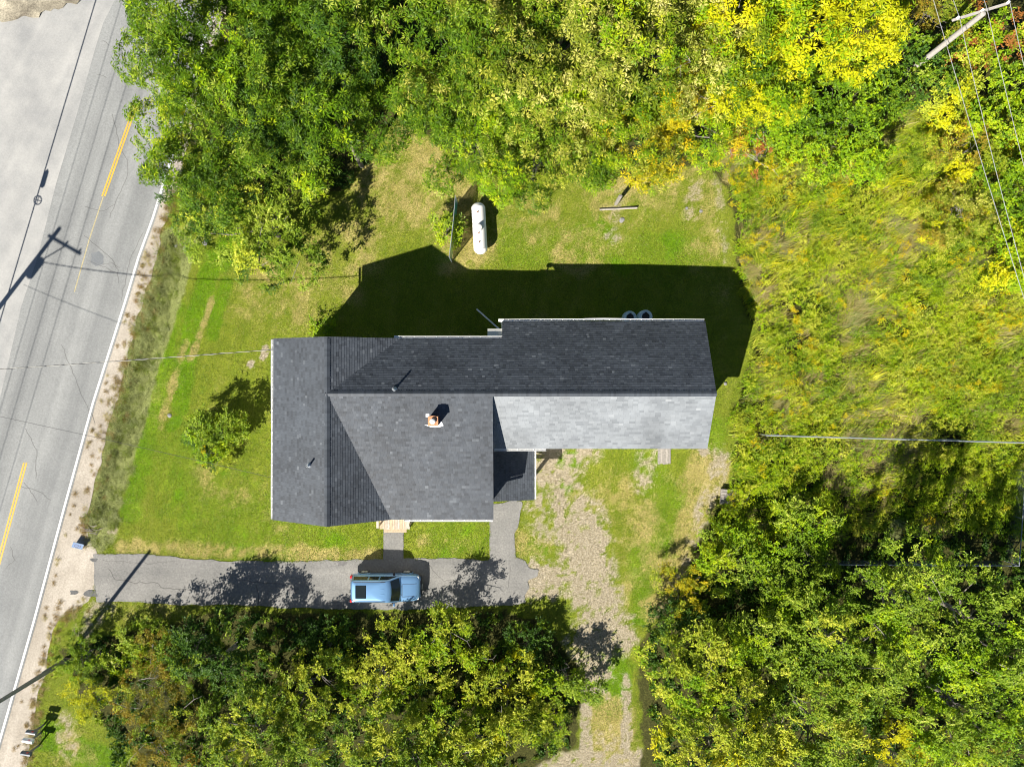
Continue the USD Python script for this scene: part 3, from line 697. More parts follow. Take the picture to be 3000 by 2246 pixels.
# chimney
BRICKM = [plain(f'brick_{i}', c, 0.85, var=0.25, scale=20) for i, c in enumerate(((0.42, 0.17, 0.09), (0.52, 0.24, 0.12), (0.36, 0.13, 0.08)))]
cz = float(pl_S(0, -2.05))
cxx, cyy = -230 * 38.3 / F, -109 * 38.3 / F
chim = UsdGeom.Xform.Define(stage, path_of('chimney', house)).GetPrim()
hw, top = 0.24, cz + 0.82
bricks = []
for k in range(13):
    z0 = cz - 0.2 + k * 0.079
    for side in range(4):
        for j in range(2):
            a = -hw + (j * 0.24 + (0.12 if k % 2 else 0)) * 1.0
            b = min(a + 0.228, hw - 0.11 if False else hw)
            if b - a < 0.04:
                continue
            m = bx(a, b, -hw, -hw + 0.1, z0, z0 + 0.069)
            m.apply_transform(trimesh.transformations.rotation_matrix(side * math.pi / 2, [0, 0, 1])); m.apply_translation([cxx, cyy, 0])
            bricks.append(m)
tag(mesh('brickwork', join(*bricks), BRICKM[0], chim), kind='stuff')
mesh('mortar_core', bx(cxx - hw + 0.012, cxx + hw - 0.012, cyy - hw + 0.012, cyy + hw - 0.012, cz - 0.3, top - 0.02), plain('mortar', (0.45, 0.42, 0.38), 0.9), chim)
mesh('crown_course', join(*[bx(cxx + a, cxx + a + 0.13, cyy + b, cyy + b + 0.25, top - 0.01, top + 0.055) for a, b in ((-0.27, -0.27), (-0.27, -0.01), (0.14, -0.27), (0.14, -0.01), (-0.135, -0.27), (0.0, -0.27), (-0.135, 0.02), (0.0, 0.02))]), BRICKM[1], chim)
mesh('flue_cap', join(cyl((cxx - 0.01, cyy - 0.02, top), (cxx - 0.01, cyy - 0.02, top + 0.16), 0.13, 20), tube([(cxx - 0.01, cyy - 0.02, top + 0.15), (cxx - 0.01, cyy - 0.02, top + 0.19), (cxx - 0.01, cyy - 0.02, top + 0.235), (cxx - 0.01, cyy - 0.02, top + 0.25)], [0.155, 0.15, 0.10, 0.02], 20)), MAT['white_trim'], chim, smooth=40)
fl = []
for pts in ([(1243, 1244), (1294, 1244), (1300, 1246), (1288, 1251), (1262, 1251)], [(1286, 1246), (1291, 1234), (1294, 1235), (1299, 1246)], [(1248, 1212), (1258, 1212), (1258, 1222), (1248, 1222)]):
    w = XY(*np.array(pts, float).T, z=cz + 0.0); pgn = Polygon(w)
    v, f = tri_poly(pgn)
    z = pl_S(v[:, 0], v[:, 1]) + 0.022
    nn = len(v); ring = np.arange(nn)
    fl.append((np.vstack([np.column_stack([v, z]), np.column_stack([v, z - 0.02])]), np.vstack([f, f[:, ::-1] + nn])))
mesh('flashing', join(*fl), plain('flashing_metal', (0.82, 0.83, 0.85), 0.3, 0.3, var=0.05), chim)
for (px, py, f) in ((909, 1361, pl_WL), (1160, 1140, pl_N)):
    w = XY(px, py, z=6.0); z = float(f(w[0], w[1]))
    vp = mesh('vent_pipe', cyl((w[0], w[1], z - 0.05), (w[0], w[1], z + 0.52), 0.055, 14), plain('vent_grey', (0.55, 0.6, 0.62), 0.5), house, smooth=40)
    mesh('pipe_boot', tube([(w[0], w[1], z), (w[0], w[1], z + 0.06), (w[0], w[1], z + 0.14)], [0.15, 0.10, 0.062], 14), MAT['galv'], vp, smooth=40)
    mesh('pipe_mouth', cyl((w[0], w[1], z + 0.515), (w[0], w[1], z + 0.523), 0.043, 14), MAT['black'], vp)

# front steps
WOOD = [plain(f'board_{i}', c, 0.75, var=0.22, scale=8, bump=0.3, bscale=30) for i, c in enumerate(((0.40, 0.31, 0.20), (0.44, 0.36, 0.26), (0.37, 0.31, 0.24), (0.42, 0.38, 0.31)))]
GREYWOOD = [plain(f'weathered_board_{i}', c, 0.85, var=0.3, scale=10, bump=0.4, bscale=30) for i, c in enumerate(((0.23, 0.21, 0.18), (0.28, 0.255, 0.22)))]
deckz = float(G0(-7.4, 0)) + 0.50
wx = lambda px, z: (px - CX) / F * (H - z)
wy = lambda py, z: -(py - CY) / F * (H - z)
dk = thing('front_steps', (0, 0, 0), label='pale timber landing and rails outside the front door by the walkway', cat='steps')
x0, x1 = wx(1112, deckz), wx(1201, deckz); yo = wy(1549.5, deckz)
nb = 12
for i in range(nb):
    a = x0 + (x1 - x0) * i / nb
    mesh('board', rbx(a + 0.006, a + (x1 - x0) / nb - 0.006, yo + rng.uniform(-0.015, 0.015), -7.34, deckz - 0.035 + rng.uniform(-0.003, 0.003), deckz, 0.006), WOOD[i % 4], dk)
for px in (1106, 1195):
    zr = deckz + 0.85; xx = wx(px, zr)
    mesh('rail', rbx(xx - 0.075, xx + 0.075, wy(1547, zr), -7.5, zr - 0.04, zr, 0.01), WOOD[3], dk)
    for yy in (wy(1545, zr), -7.9):
        mesh('post', rbx(xx - 0.045, xx + 0.045, yy, yy + 0.09, deckz - 0.6, zr - 0.042, 0.008), WOOD[1], dk)
mesh('skirt', bx(x0 + 0.02, x1 - 0.02, yo + 0.05, yo + 0.09, deckz - 0.55, deckz - 0.05), WOOD[2], dk)
mesh('step', rbx(x0 + 0.25, x1 - 0.25, yo - 0.26, yo - 0.01, deckz - 0.30, deckz - 0.25, 0.008), WOOD[0], dk)

# ---------------------------------------------------------------- parked car (front towards +x)
def car_paint(name):
    return M(name, {'p': ('principled_bsdf', {'base_color': (0.17, 0.33, 0.54), 'metallic': 0.5, 'roughness': 0.30, 'coat_weight': 0.8, 'coat_roughness': 0.06})})


PAINT = car_paint('blue_metallic_paint')
PLASTIC = plain('dark_plastic', (0.03, 0.032, 0.036), 0.55)
CARGLASS = M('car_glass', {'p': ('principled_bsdf', {'base_color': (0.012, 0.018, 0.018), 'roughness': 0.05, 'specular_ior_level': 0.6})})
TYRE = plain('tyre_rubber', (0.02, 0.02, 0.02), 0.85)
ALLOY = plain('alloy', (0.62, 0.61, 0.56), 0.3, 0.7)
cxw, cyw = -7.93, -12.83
car = thing('parked_car', (cxw, cyw, float(G0(cxw, cyw)) + 0.005), 0.0, 'blue boxy estate car with a dark sunroof parked on the driveway', 'car')


def body_ring(x, w, zb, zt, n=36):
    t = np.arange(n) * 2 * np.pi / n
    c, s = np.cos(t), np.sin(t)
    y = w * np.sign(c) * np.abs(c) ** 0.30
    z = (zb + zt) / 2 + (zt - zb) / 2 * np.sign(s) * np.abs(s) ** 0.42 + 0.025 * (1 - (y / w) ** 2) * (s > 0)
    return np.column_stack([np.full(n, x), y, z])


ST = [(-2.20, .66, .42, .80), (-2.16, .78, .36, .98), (-2.05, .835, .31, 1.03), (-1.7, .855, .28, 1.04), (-1.0, .865, .27, 1.04), (0, .865, .27, 1.03), (.8, .86, .27, 1.02), (1.0, .855, .28, 1.015),
      (1.5, .84, .29, .98), (1.85, .81, .31, .93), (2.03, .75, .34, .87), (2.13, .66, .38, .80), (2.17, .55, .42, .70)]
body = mesh('body', loft([body_ring(*s)[::-1] for s in ST]), PAINT, car, smooth=32)


def cab_ring(xf, xr, w, z, bulge=0.10, off=0.0, n=9):
    xf, xr, w = xf + off, xr - off, w + off
    pts = []
    for y in np.linspace(-w + .06, w - .06, n):
        pts.append((xf + bulge * (1 - (y / w) ** 2), y, z))
    pts += [(xf - .05, w - .01, z)]
    for x in np.linspace(xf - .12, xr + .12, 7):
        pts.append((x, w, z))
    pts += [(xr + .03, w - .03, z)]
    for y in np.linspace(w - .10, -w + .10, 5):
        pts.append((xr - .03 * (1 - (y / w) ** 2), y, z))
    pts += [(xr + .03, -w + .03, z)]
    for x in np.linspace(xr + .12, xf - .12, 7):
        pts.append((x, -w, z))
    pts += [(xf - .05, -w + .01, z)]
    return np.array(pts)


CAB = [(.98, -2.12, .815, 1.00), (.86, -2.09, .795, 1.10), (.36, -1.98, .695, 1.56), (.27, -1.95, .665, 1.62), (.10, -1.88, .60, 1.665), (-.35, -1.60, .40, 1.69)]
mesh('cabin', loft([cab_ring(*c) for c in CAB]), PAINT, car, smooth=35)


def cab_at(z):
    A, B = CAB[1], CAB[2]
    t = (z - A[3]) / (B[3] - A[3])
    return [a + (b - a) * t for a, b in zip(A, B)]


def slab4(q, nrm, th=0.012):
    q, nrm = np.asarray(q, float), np.asarray(nrm, float)
    return trimesh.convex.convex_hull(np.vstack([q - nrm * 0.02, q + nrm * th]))


# windscreen follows the bowed front of the cabin
za, zb = 1.115, 1.545
rows = []
for z in np.linspace(za, zb, 6):
    xf, xr, w, _ = cab_at(z)
    ys = np.linspace(-w + .075, w - .075, 13)
    rows.append([(xf + .10 * (1 - (y / w) ** 2) + .014, y, z + .006) for y in ys])
rows = np.array(rows)
i, j = np.meshgrid(np.arange(5), np.arange(12), indexing='ij')
mesh('windscreen', (rows.reshape(-1, 3), np.stack([i * 13 + j, i * 13 + j + 1, (i + 1) * 13 + j + 1, (i + 1) * 13 + j], -1).reshape(-1, 4)), CARGLASS, car, smooth=True)
for s in (-1, 1):
    for (xa, xb_, xc, xd) in ((-1.92, -1.02, -1.02, -1.86), (-.93, -.34, -.34, -.93), (-.25, .70, .27, -.25)):
        def sp(x, z):
            return (x, s * cab_at(z)[2], z)
        q = [sp(xa, 1.13), sp(xb_, 1.13), sp(xc, 1.51), sp(xd, 1.51)]
        mesh('side_window', slab4(q, (0, s * .97, .21)), CARGLASS, car)
    mesh('roof_rail', tube([(-1.85, s * .625, 1.66), (-1.75, s * .615, 1.70), (-.6, s * .615, 1.705), (.02, s * .60, 1.685), (.12, s * .60, 1.66)], .018, 8), PLASTIC, car, smooth=40)
    mesh('sill_trim', rbx(-1.3, 1.0, s * .862 - .03, s * .862 + .03, .42, .54, .02), PLASTIC, car)
    mirror = mesh('mirror', rbx(.50, .64, min(s * .86, s * 1.06), max(s * .86, s * 1.06), 1.03, 1.17, .04), PLASTIC if s > 0 else PAINT, car, smooth=40)
    mesh('tail_light', rbx(-2.19, -2.04, s * .74 - .09, s * .74 + .09, .80, 1.10, .03), plain('tail_light_red_%d' % (s + 1), (0.5, 0.02, 0.02), 0.2), car, smooth=40)
    mesh('headlight', rbx(1.93, 2.09, s * .63 - .11, s * .63 + .11, .70, .845, .04), plain('headlight_glass_%d' % (s + 1), (0.6, 0.62, 0.62), 0.1), car, smooth=40)
    for wxp in (-1.42, 1.26):
        wheel = UsdGeom.Xform.Define(stage, path_of('wheel', car)).GetPrim()
        Y0, Y1 = s * .70, s * .905
        mesh('tyre', tube([(wxp, Y0, .345), (wxp, Y0 + s * .02, .345), (wxp, Y1 - s * .03, .345), (wxp, Y1, .345)], [.30, .345, .345, .305], 28), TYRE, wheel, smooth=40)
        rim = [cyl((wxp, Y1 - s * .02, .345), (wxp, Y1 + s * .004, .345), .225, 24)]
        for k in range(6):
            a = k * math.pi / 3
            rim.append(cyl((wxp, Y1 + s * .004, .345), (wxp + .19 * math.cos(a), Y1 + s * .012, .345 + .19 * math.sin(a)), .025, 6))
        rim.append(cyl((wxp, Y1, .345), (wxp, Y1 + s * .022, .345), .05, 12))
        mesh('rim', join(*rim), ALLOY, wheel, smooth=40)
        arch = np.array([(wxp + .39 * math.cos(a), s * .855, .345 + .39 * math.sin(a)) for a in np.linspace(.05, math.pi - .05, 16)])
        mesh('wheel_arch', tube(arch, .035, 8), PAINT, car, smooth=40)
mesh('sunroof', rbx(-1.72, -1.06, -.40, .40, 1.675, 1.712, .015), CARGLASS, car)
for y in (-.46, -.16, .14, .44):
    mesh('roof_rib', rbx(-.98, .06, y - .013, y + .013, 1.66, 1.694 - .03 * abs(y), .008), PAINT, car)
q = [cab_at(1.13), cab_at(1.50)]
mesh('rear_window', slab4([(q[0][1] - .02, -.62, 1.13), (q[0][1] - .02, .62, 1.13), (q[1][1] - .02, .55, 1.50), (q[1][1] - .02, -.55, 1.50)], (-.97, 0, .24)), CARGLASS, car)
mesh('roof_aerial', join(tube([(-2.0 + .1, -.52, 1.655), (-1.95, -.52, 1.73)], .012, 6), rbx(-1.93, -1.80, -.535, -.505, 1.63, 1.668, .008)), PLASTIC, car)
for pts in ([(1.08, .30), (1.95, .30)], [(1.08, .30), (1.08, -.50)], [(1.08, -.50), (1.80, -.46)]):
    zz = [1.045 if p[0] < 1.3 else .955 + .0 * p[0] for p in pts]
    n = 8; X = np.linspace(pts[0][0], pts[1][0], n); Y = np.linspace(pts[0][1], pts[1][1], n)
    hz = np.interp(X, [.8, 1.0, 1.5, 1.85, 2.03], [1.02, 1.015, .98, .93, .87]) + .025 * (1 - (Y / .84) ** 2) - .003
    mesh('bonnet_seam', tube(np.column_stack([X, Y, hz]), .011, 6), PLASTIC, car)
mesh('front_bumper', rbx(2.02, 2.24, -.72, .72, .34, .58, .06), PLASTIC, car, smooth=40)
mesh('grille', rbx(2.10, 2.19, -.42, .42, .60, .74, .02), PLASTIC, car)
mesh('rear_bumper', rbx(-2.27, -2.08, -.76, .76, .36, .60, .05), PLASTIC, car, smooth=40)
mesh('number_plate', bx(2.236, 2.246, -.16, .16, .42, .54), MAT['white_trim'], car)
for a in (-.42, .12):
    mesh('wiper', tube([(1.02, a, 1.05), (.92, a + .25, 1.10), (.80, a + .52, 1.185)], .010, 6), PLASTIC, car)

# ---------------------------------------------------------------- propane tank
p0, p1 = P(1401, 606, 0.72), P(1408, 732, 0.72)
gt = float(G0(p0[0], 0))
tank = thing('propane_tank', (0, 0, 0), label='long white propane tank with rust stains lying on the back lawn', cat='tank')
ax = p1 - p0; L = np.linalg.norm(ax); ax = ax / L
TR = 0.43; zc = gt + 0.74
prof = [(-0.27, 0.02), (-0.26, .12), (-.22, .22), (-.13, .34), (0, .415), (.10, TR), (L - .1, TR), (L, .415), (L + .13, .34), (L + .22, .22), (L + .26, .12), (L + .27, 0.02)]
base = np.array([p0[0], p0[1], zc])
TANKP = M('tank_paint', {'g': ('geometry', {}), 'n': ('noise_texture', {'scale': 2.6, 'detail': 7.0, 'roughness': 0.7}), 'mp': ('mapping', {'scale': (1, 0.35, 1)}),
                         'r': ('rgb_ramp', {'ramp': [(0.0, (0.80, 0.79, 0.75)), (0.60, (0.78, 0.76, 0.71)), (0.70, (0.66, 0.50, 0.34)), (0.80, (0.42, 0.22, 0.10))]}),
                         'p': ('principled_bsdf', {'roughness': 0.5})}, [('g.position', 'mp.vector'), ('mp.vector', 'n.vector'), ('n.fac', 'r.fac'), ('r.color', 'p.base_color')])
mesh('shell', tube([base + ax * a for a, _ in prof], [r for _, r in prof], 40), TANKP, tank, smooth=35)
for a in (.02, L - .02):
    mesh('weld_seam', tube([base + ax * (a - .012), base + ax * (a + .012)], TR + .006, 40, cap=False), TANKP, tank, smooth=True)
dc = base + ax * (L * 0.52)
mesh('valve_dome', tube([dc + [0, 0, TR - .05], dc + [0, 0, TR + .16], dc + [0, 0, TR + .25], dc + [0, 0, TR + .29], dc + [0, 0, TR + .295]], [.205, .205, .18, .10, .01], 26), TANKP, tank, smooth=35)
RUST = plain('rust', (0.20, 0.07, 0.03), 0.9, var=0.4)
for a in (.42, 1.72, 2.28):
    c = base + ax * a + np.array([-.04, 0, TR - .02])
    mesh('fitting', cyl(c, c + [0, 0, .08], .045, 10), RUST, tank)
for a in (.35, L - .35):
    c = base + ax * a
    mesh('saddle', rbx(c[0] - .30, c[0] + .30, c[1] - .08, c[1] + .08, gt - .1, zc - TR * .72, .015), plain('saddle_block_%d' % int(a), (0.40, 0.39, 0.37), 0.9), tank)

# ---------------------------------------------------------------- fences
def chain_link(name, cell, wire):
    """diagonal wire fabric: a cut-out of a pattern fixed to the object's own coordinates"""
    n = {'a': ('attribute', {'attribute': 'su'}), 'c': ('attribute', {'attribute': 'sv'}),
         's1': ('math', {'math_type': 'add'}), 's2': ('math', {'math_type': 'subtract'}), 't': ('transparent_bsdf', {}), 'mc': ('mix_closure', {})}
    return n


def fabric(name, col, cover, metal=0.3):
    cell = 0.06
    n = {'a': ('attribute', {'attribute': 'su'}), 'c': ('attribute', {'attribute': 'sv'}), 's1': ('math', {'math_type': 'add'}), 's2': ('math', {'math_type': 'subtract'}),
         'd1': ('math', {'math_type': 'multiply', 'value2': 1 / cell}), 'd2': ('math', {'math_type': 'multiply', 'value2': 1 / cell}), 'f1': ('math', {'math_type': 'fraction'}), 'f2': ('math', {'math_type': 'fraction'}),
         'l1': ('math', {'math_type': 'less_than', 'value2': cover}), 'l2': ('math', {'math_type': 'less_than', 'value2': cover}), 'mx': ('math', {'math_type': 'maximum'}),
         't': ('transparent_bsdf', {}), 'p': ('principled_bsdf', {'base_color': col, 'roughness': 0.5, 'metallic': metal}), 'm': ('mix_closure', {})}
    return M(name, n, [('a.fac', 's1.value1'), ('c.fac', 's1.value2'), ('a.fac', 's2.value1'), ('c.fac', 's2.value2'), ('s1.value', 'd1.value1'), ('s2.value', 'd2.value1'), ('d1.value', 'f1.value1'), ('d2.value', 'f2.value1'),
                       ('f1.value', 'l1.value1'), ('f2.value', 'l2.value1'), ('l1.value', 'mx.value1'), ('l2.value', 'mx.value2'), ('mx.value', 'm.fac'), ('t.BSDF', 'm.closure1'), ('p.BSDF', 'm.closure2')], surface='m.closure')


FAB_GREEN = fabric('green_mesh', (0.004, 0.20, 0.14), 0.55, 0.0)
FAB_WIRE = fabric('chain_link_wire', (0.24, 0.26, 0.28), 0.06, 0.2)


def fence(name, pts, h, fab, rail_mat, label, spacing=2.6, rail_r=0.028, rails=(1.0,)):
    t = thing(name, (0, 0, 0), label=label, cat='fence')
    pts = [np.array([p[0], p[1]]) for p in pts]
    for a, b in zip(pts[:-1], pts[1:]):
        L = np.linalg.norm(b - a); n = max(1, int(round(L / spacing)))
        s = [a + (b - a) * k / n for k in range(n + 1)]
        for k in range(n):
            za, zb = float(G0(*s[k])), float(G0(*s[k + 1]))
            v = np.array([(*s[k], za + .04), (*s[k + 1], zb + .04), (*s[k + 1], zb + h), (*s[k], za + h)])
            l = np.linalg.norm(s[k + 1] - s[k])
            mesh('mesh_panel', (v, np.array([[0, 1, 2], [0, 2, 3]])), fab, t, prim_vars={'su': [0, l, l, 0], 'sv': [0, 0, h, h]})
        for p in s[:-1] if not np.allclose(b, pts[-1]) else s:
            z = float(G0(*p))
            mesh('post', cyl((*p, z - .2), (*p, z + h + .03), .03, 10), rail_mat, t, smooth=40)
        for r in rails:
            mesh('rail', cyl((*a, float(G0(*a)) + h * r), (*b, float(G0(*b)) + h * r), rail_r, 8), rail_mat, t, smooth=40)
    return t


fp = P(np.array([1334.0, 1326, 1316]), np.array([575.0, 665, 752]), h=1.9)
fence('screen_fence', [q[:2] for q in fp], 1.9, FAB_GREEN, MAT['galv'], 'narrow green mesh screen on grey poles beside the propane tank', 1.9, 0.022)
fe = P(np.array([2245.0, 3040]), np.array([1275.0, 1298]), h=1.25)
fence('chain_link_fence', [q[:2] for q in fe], 1.25, FAB_WIRE, MAT['galv'], 'long silver chain link fence running across the meadow to the right edge', 2.9, 0.04, (1.0, 0.05))
fe = P(np.array([2270.0, 2986, 3006]), np.array([1653.0, 1657, 1380]), h=1.25)
fence('chain_link_fence', [q[:2] for q in fe], 1.25, FAB_WIRE, plain('dull_galvanised', (0.16, 0.18, 0.20), .6), 'overgrown chain link fence with a corner in the shaded thicket', 2.9, 0.03, (1.0,))

# ---------------------------------------------------------------- small things on the lawn
def gpos(px, py, h=0.0):
    p = P(px, py, h=h)
    return np.array([p[0], p[1], float(G(p[0], p[1]))])


b = gpos(1804, 598)
post = thing('clothes_post', b, label='weathered square post standing on the back lawn with a long shadow', cat='post')
mesh('shaft', rbx(-.085, .085, -.085, .085, -.3, 1.92, .012), GREYWOOD[1], post)
mesh('cross_piece', rbx(-.13, .13, -.03, .03, 1.86, 1.955, .01), GREYWOOD[0], post)
a, c = P(1757, 613, h=.12), P(1867, 608, h=.12)
beam = mesh('fallen_beam', tube([(*a[:2], G0(*a[:2]) + .08), (*((a + c) / 2)[:2], G0(*a[:2]) + .085), (*c[:2], G0(*c[:2]) + .10)], [.075, .07, .075], 4), GREYWOOD[1])
tag(beam, 'pale weathered beam lying flat on the back lawn', 'beam')
ROCK = plain('field_stone', (0.21, 0.205, 0.195), 0.9, var=0.3, scale=12, bump=0.6)


def stone(px, py, r, label, group=None, seed=0, flat=0.5):
    r *= .62
    m = trimesh.creation.icosphere(2, r)
    v = m.vertices * (0.55 + 0.9 * meshkit.fbm(m.vertices / r * 1.5 + seed * 3.1, 3, seed))[:, None]
    v[:, 2] *= flat
    g = gpos(px, py)
    s = mesh('stone', (v + g + [0, 0, r * flat * .3], m.faces), ROCK, smooth=50)
    tag(s, label, 'stone', group)


stone(1822, 645, .26, 'flat grey stone in the grass just south of the fallen beam', seed=1, flat=.25)
stone(497, 1217, .22, 'grey stone alone in the front lawn left of the round shrub', seed=2, flat=.35)
stone(2012, 610, .14, 'small pale stone near the top right corner of the back lawn', seed=3, flat=.4)
stone(2053, 619, .17, 'bluish flat stone near the right edge of the back lawn', seed=4, flat=.3)
stone(2125, 1124, .17, 'pale stone in the grass by the right end of the house', seed=5, flat=.4)
for k, (px, py, lab) in enumerate(((508, 717, 'left of the row of white rocks at the head of the ditch'), (540, 727, 'largest of the rocks at the head of the ditch'), (558, 734, 'right of the row of rocks at the head of the ditch'), (602, 712, 'white rock in the grass right of the head of the ditch'))):
    stone(px, py, (.20, .26, .18, .28)[k], lab if 'white rock' in lab else 'pale rock, ' + lab, seed=10 + k, flat=.55)
# plywood ramp and old boards
g = gpos(1945, 1330)
ramp = thing('plywood_ramp', (g[0], g[1], g[2] + .02), label='weathered plywood sheet on the grass below the pale grey roof', cat='ramp')
for k in range(5):
    mesh('board', rbx(-.40 + k * .165, -.40 + k * .165 + .16, -.62 + .03 * math.sin(k * 2.1), .95, .0, .045, .008), GREYWOOD[k % 2], ramp)
g = gpos(2146, 1456)
pal = thing('board_platform', (g[0], g[1], g[2] + .12), -4, label='old grey board platform half hidden in weeds by the meadow edge', cat='platform')
for k in range(5):
    mesh('board', rbx(-.85, .95 - .1 * (k % 2), -.42 + k * .19, -.42 + k * .19 + .17, .18, .22, .008), GREYWOOD[k % 2], pal)
for k in (-.75, .75):
    mesh('bearer', rbx(k - .05, k + .05, -.45, .5, -.1, .178, .01), GREYWOOD[0], pal)
mesh('front_board', rbx(-.55, .30, -.80, -.74, .05, .20, .008), GREYWOOD[1], pal)
# branch pile by the ditch
g = gpos(277, 1552)
bp = thing('branch_pile', g, label='small heap of pale broken branches in the ditch near the driveway entrance', cat='branches')
r2 = np.random.default_rng(8)
for k in range(14):
    a = r2.uniform(0, 6.3); l = r2.uniform(.3, .75); c = r2.normal(0, .22, 2)
    d = np.array([math.cos(a), math.sin(a) * .5, r2.uniform(-.1, .5)])
    s = np.array([c[0], c[1] * .6, .05])
    mesh('branch', tube([s, s + d * l * .5 + r2.normal(0, .03, 3), s + d * l], [.022, .018, .008], 5), TWIG, bp)

# blue sign at the driveway mouth
g = gpos(236, 1595)
sign = thing('lawn_sign', (g[0], g[1], g[2]), -14, label='small blue sign with dark letters tilted beside the driveway mouth', cat='sign')
tilt = trimesh.transformations.rotation_matrix(math.radians(24), [1, 0, 0]) @ np.eye(4)
sh = np.eye(4); sh[0, 1] = 0.32
def tl(m):
    v, f = vf(m); v = v @ sh[:3, :3].T; v = v @ tilt[:3, :3].T + [0, 0, .30]
    return v, f
mesh('panel', tl(rbx(-.36, .36, -.235, .235, -.012, .012, .01)), plain('sign_blue', (0.05, 0.105, 0.22), 0.6, var=0.1), sign)
mesh('border', tl(join(bx(-.35, .35, -.228, -.205, .012, .0135), bx(-.35, .35, .205, .228, .012, .0135), bx(-.35, -.33, -.204, .204, .012, .0135), bx(.33, .35, -.204, .204, .012, .0135))), plain('sign_edge', (0.12, 0.17, 0.21), 0.6), sign)
NAVY = plain('sign_navy', (0.006, 0.012, 0.05), 0.6)
tm = meshkit.text_mesh('CH', .22, .002, True); tm.apply_translation([-.5 * tm.bounds[:, 0].sum(), -.13, .012])
mesh('lettering', tl(tm), NAVY, sign)
mesh('printed_line', tl(bx(-.10, .16, -.185, -.155, .012, .014)), NAVY, sign)
for s in (-.25, .25):
    mesh('stake', cyl((s, .0, -.25), (s, .0, .285), .012, 6), MAT['galv'], sign)

# mailboxes
for (px, py, mt, lab) in ((90, 2147, plain('mailbox_grey', (0.17, 0.18, 0.19), 0.5, 0.2), 'dark topped mailbox with a pale side, topmost of the three by the road'),
                          (81, 2171, plain('mailbox_white', (0.74, 0.74, 0.70), 0.45), 'white mailbox, middle one of the three by the road'),
                          (75, 2209, plain('mailbox_slate', (0.09, 0.10, 0.115), 0.5, 0.2), 'slate grey mailbox, lowest of the three by the road')):
    q = P(px, py, h=1.2); z0 = float(G0(q[0], q[1]))
    mb = thing('mailbox', (q[0], q[1], z0), -10, lab, 'mailbox')
    ring = [(-.115, 0), (.115, 0), (.115, .12)] + [(.115 * math.cos(t), .12 + .115 * math.sin(t)) for t in np.linspace(.3, math.pi - .3, 9)] + [(-.115, .12)]
    big = 1.15 if 'white' in lab else 1.0
    mesh('box', loft([[(x_, y_ * k * big, 1.0 + z_ * k * big) for y_, z_ in ring][::-1] for x_, k in ((-.34, .96), (-.33, 1), (.29, 1), (.30, .96))]), mt, mb, smooth=40)
    if 'pale side' in lab:
        mesh('side_panel', bx(-.30, .27, -.121, -.117, 1.01, 1.11), MAT['white_trim'], mb)
    mesh('flag', rbx(.02, .14, .118, .128, 1.10, 1.24, .004), plain('flag_red_%d' % px, (0.4, 0.05, 0.04), 0.5), mb)
    mesh('post', rbx(.02, .11, -.045, .045, -.2, .998, .008), GREYWOOD[0], mb)
    mesh('brace', tube([(.07, 0, .55), (-.22, 0, .98)], .025, 5), GREYWOOD[0], mb)

# barrels behind the house
for (px, py, h, lab) in ((1846, 930, .95, 'pale blue plastic drum with a dark lid behind the house, left of the pair'), (1892, 927, 1.25, 'taller pale blue plastic drum with a dark lid behind the house, right of the pair')):
    q = P(px, py, h=h); z0 = float(G0(q[0], q[1]))
    br = thing('drum', (q[0], q[1], z0), 0, lab, 'drum')
    mesh('shell', tube([(0, 0, 0), (0, 0, .03), (0, 0, h * .33), (0, 0, h * .35), (0, 0, h * .66), (0, 0, h * .68), (0, 0, h - .08), (0, 0, h - .01), (0, 0, h)], [.36, .40, .42, .43, .43, .42, .42, .40, .36], 28), plain('drum_%d' % px, (0.52, 0.66, 0.74), 0.45, var=0.1), br, smooth=35)
    mesh('lid', tube([(0, 0, h - .01), (0, 0, h + .02), (0, 0, h + .025)], [.235, .23, .05], 24), MAT['black'], br, smooth=35)
    mesh('lid_clip', rbx(-.05, .09, .19, .27, h, h + .03, .005), MAT['black'], br)

# ---------------------------------------------------------------- poles and wires
POLEWOOD = plain('pole_wood', (0.24, 0.22, 0.18), 0.85, var=0.3, scale=14, bump=0.4, bscale=30)
POLEPALE = plain('pole_wood_pale', (0.36, 0.335, 0.30), 0.85, var=0.2, scale=14, bump=0.4, bscale=30)


def sag(a, b, drop, n=18):
    t = np.linspace(0, 1, n)[:, None]
    p = np.asarray(a) * (1 - t) + np.asarray(b) * t
    p[:, 2] -= drop * 4 * (t * (1 - t))[:, 0]
    return p


def pole(base, h, mat, label, r0=.16, r1=.115):
    t = thing('utility_pole', base, label=label, cat='utility pole')
    mesh('shaft', tube([(0, 0, -.3), (0, 0, h * .5), (0, 0, h), (0, 0, h + .03)], [r0, (r0 + r1) / 2, r1, r1 * .6], 16), mat, t, smooth=40)
    return t


def crossarm(t, z, L, ang, mat, heads, off=0.0):
    c, s = math.cos(ang), math.sin(ang)
    m = rbx(-L / 2 + off, L / 2 + off, -.06, .06, z - .06, z + .06, .01)
    v, f = vf(m); R = np.array([[c, -s, 0], [s, c, 0], [0, 0, 1]])
    mesh('crossarm', ((v + [0, .17, 0]) @ R.T, f), mat, t)
    out = []
    for hx in heads:
        q = np.array([hx, .17, z + .06]) @ R.T
        mesh('insulator', tube([q, q + [0, 0, .06], q + [0, 0, .10], q + [0, 0, .16], q + [0, 0, .2]], [.03, .07, .045, .075, .03], 12), MAT['white_trim'], t, smooth=40)
        out.append(q + [0, 0, .19])
    return out


def wire(a, b, drop, r, mat, label, name='power_line'):
    tag(mesh(name, tube(sag(a, b, drop), r, 5, cap=False), mat, smooth=True), label, 'cable')


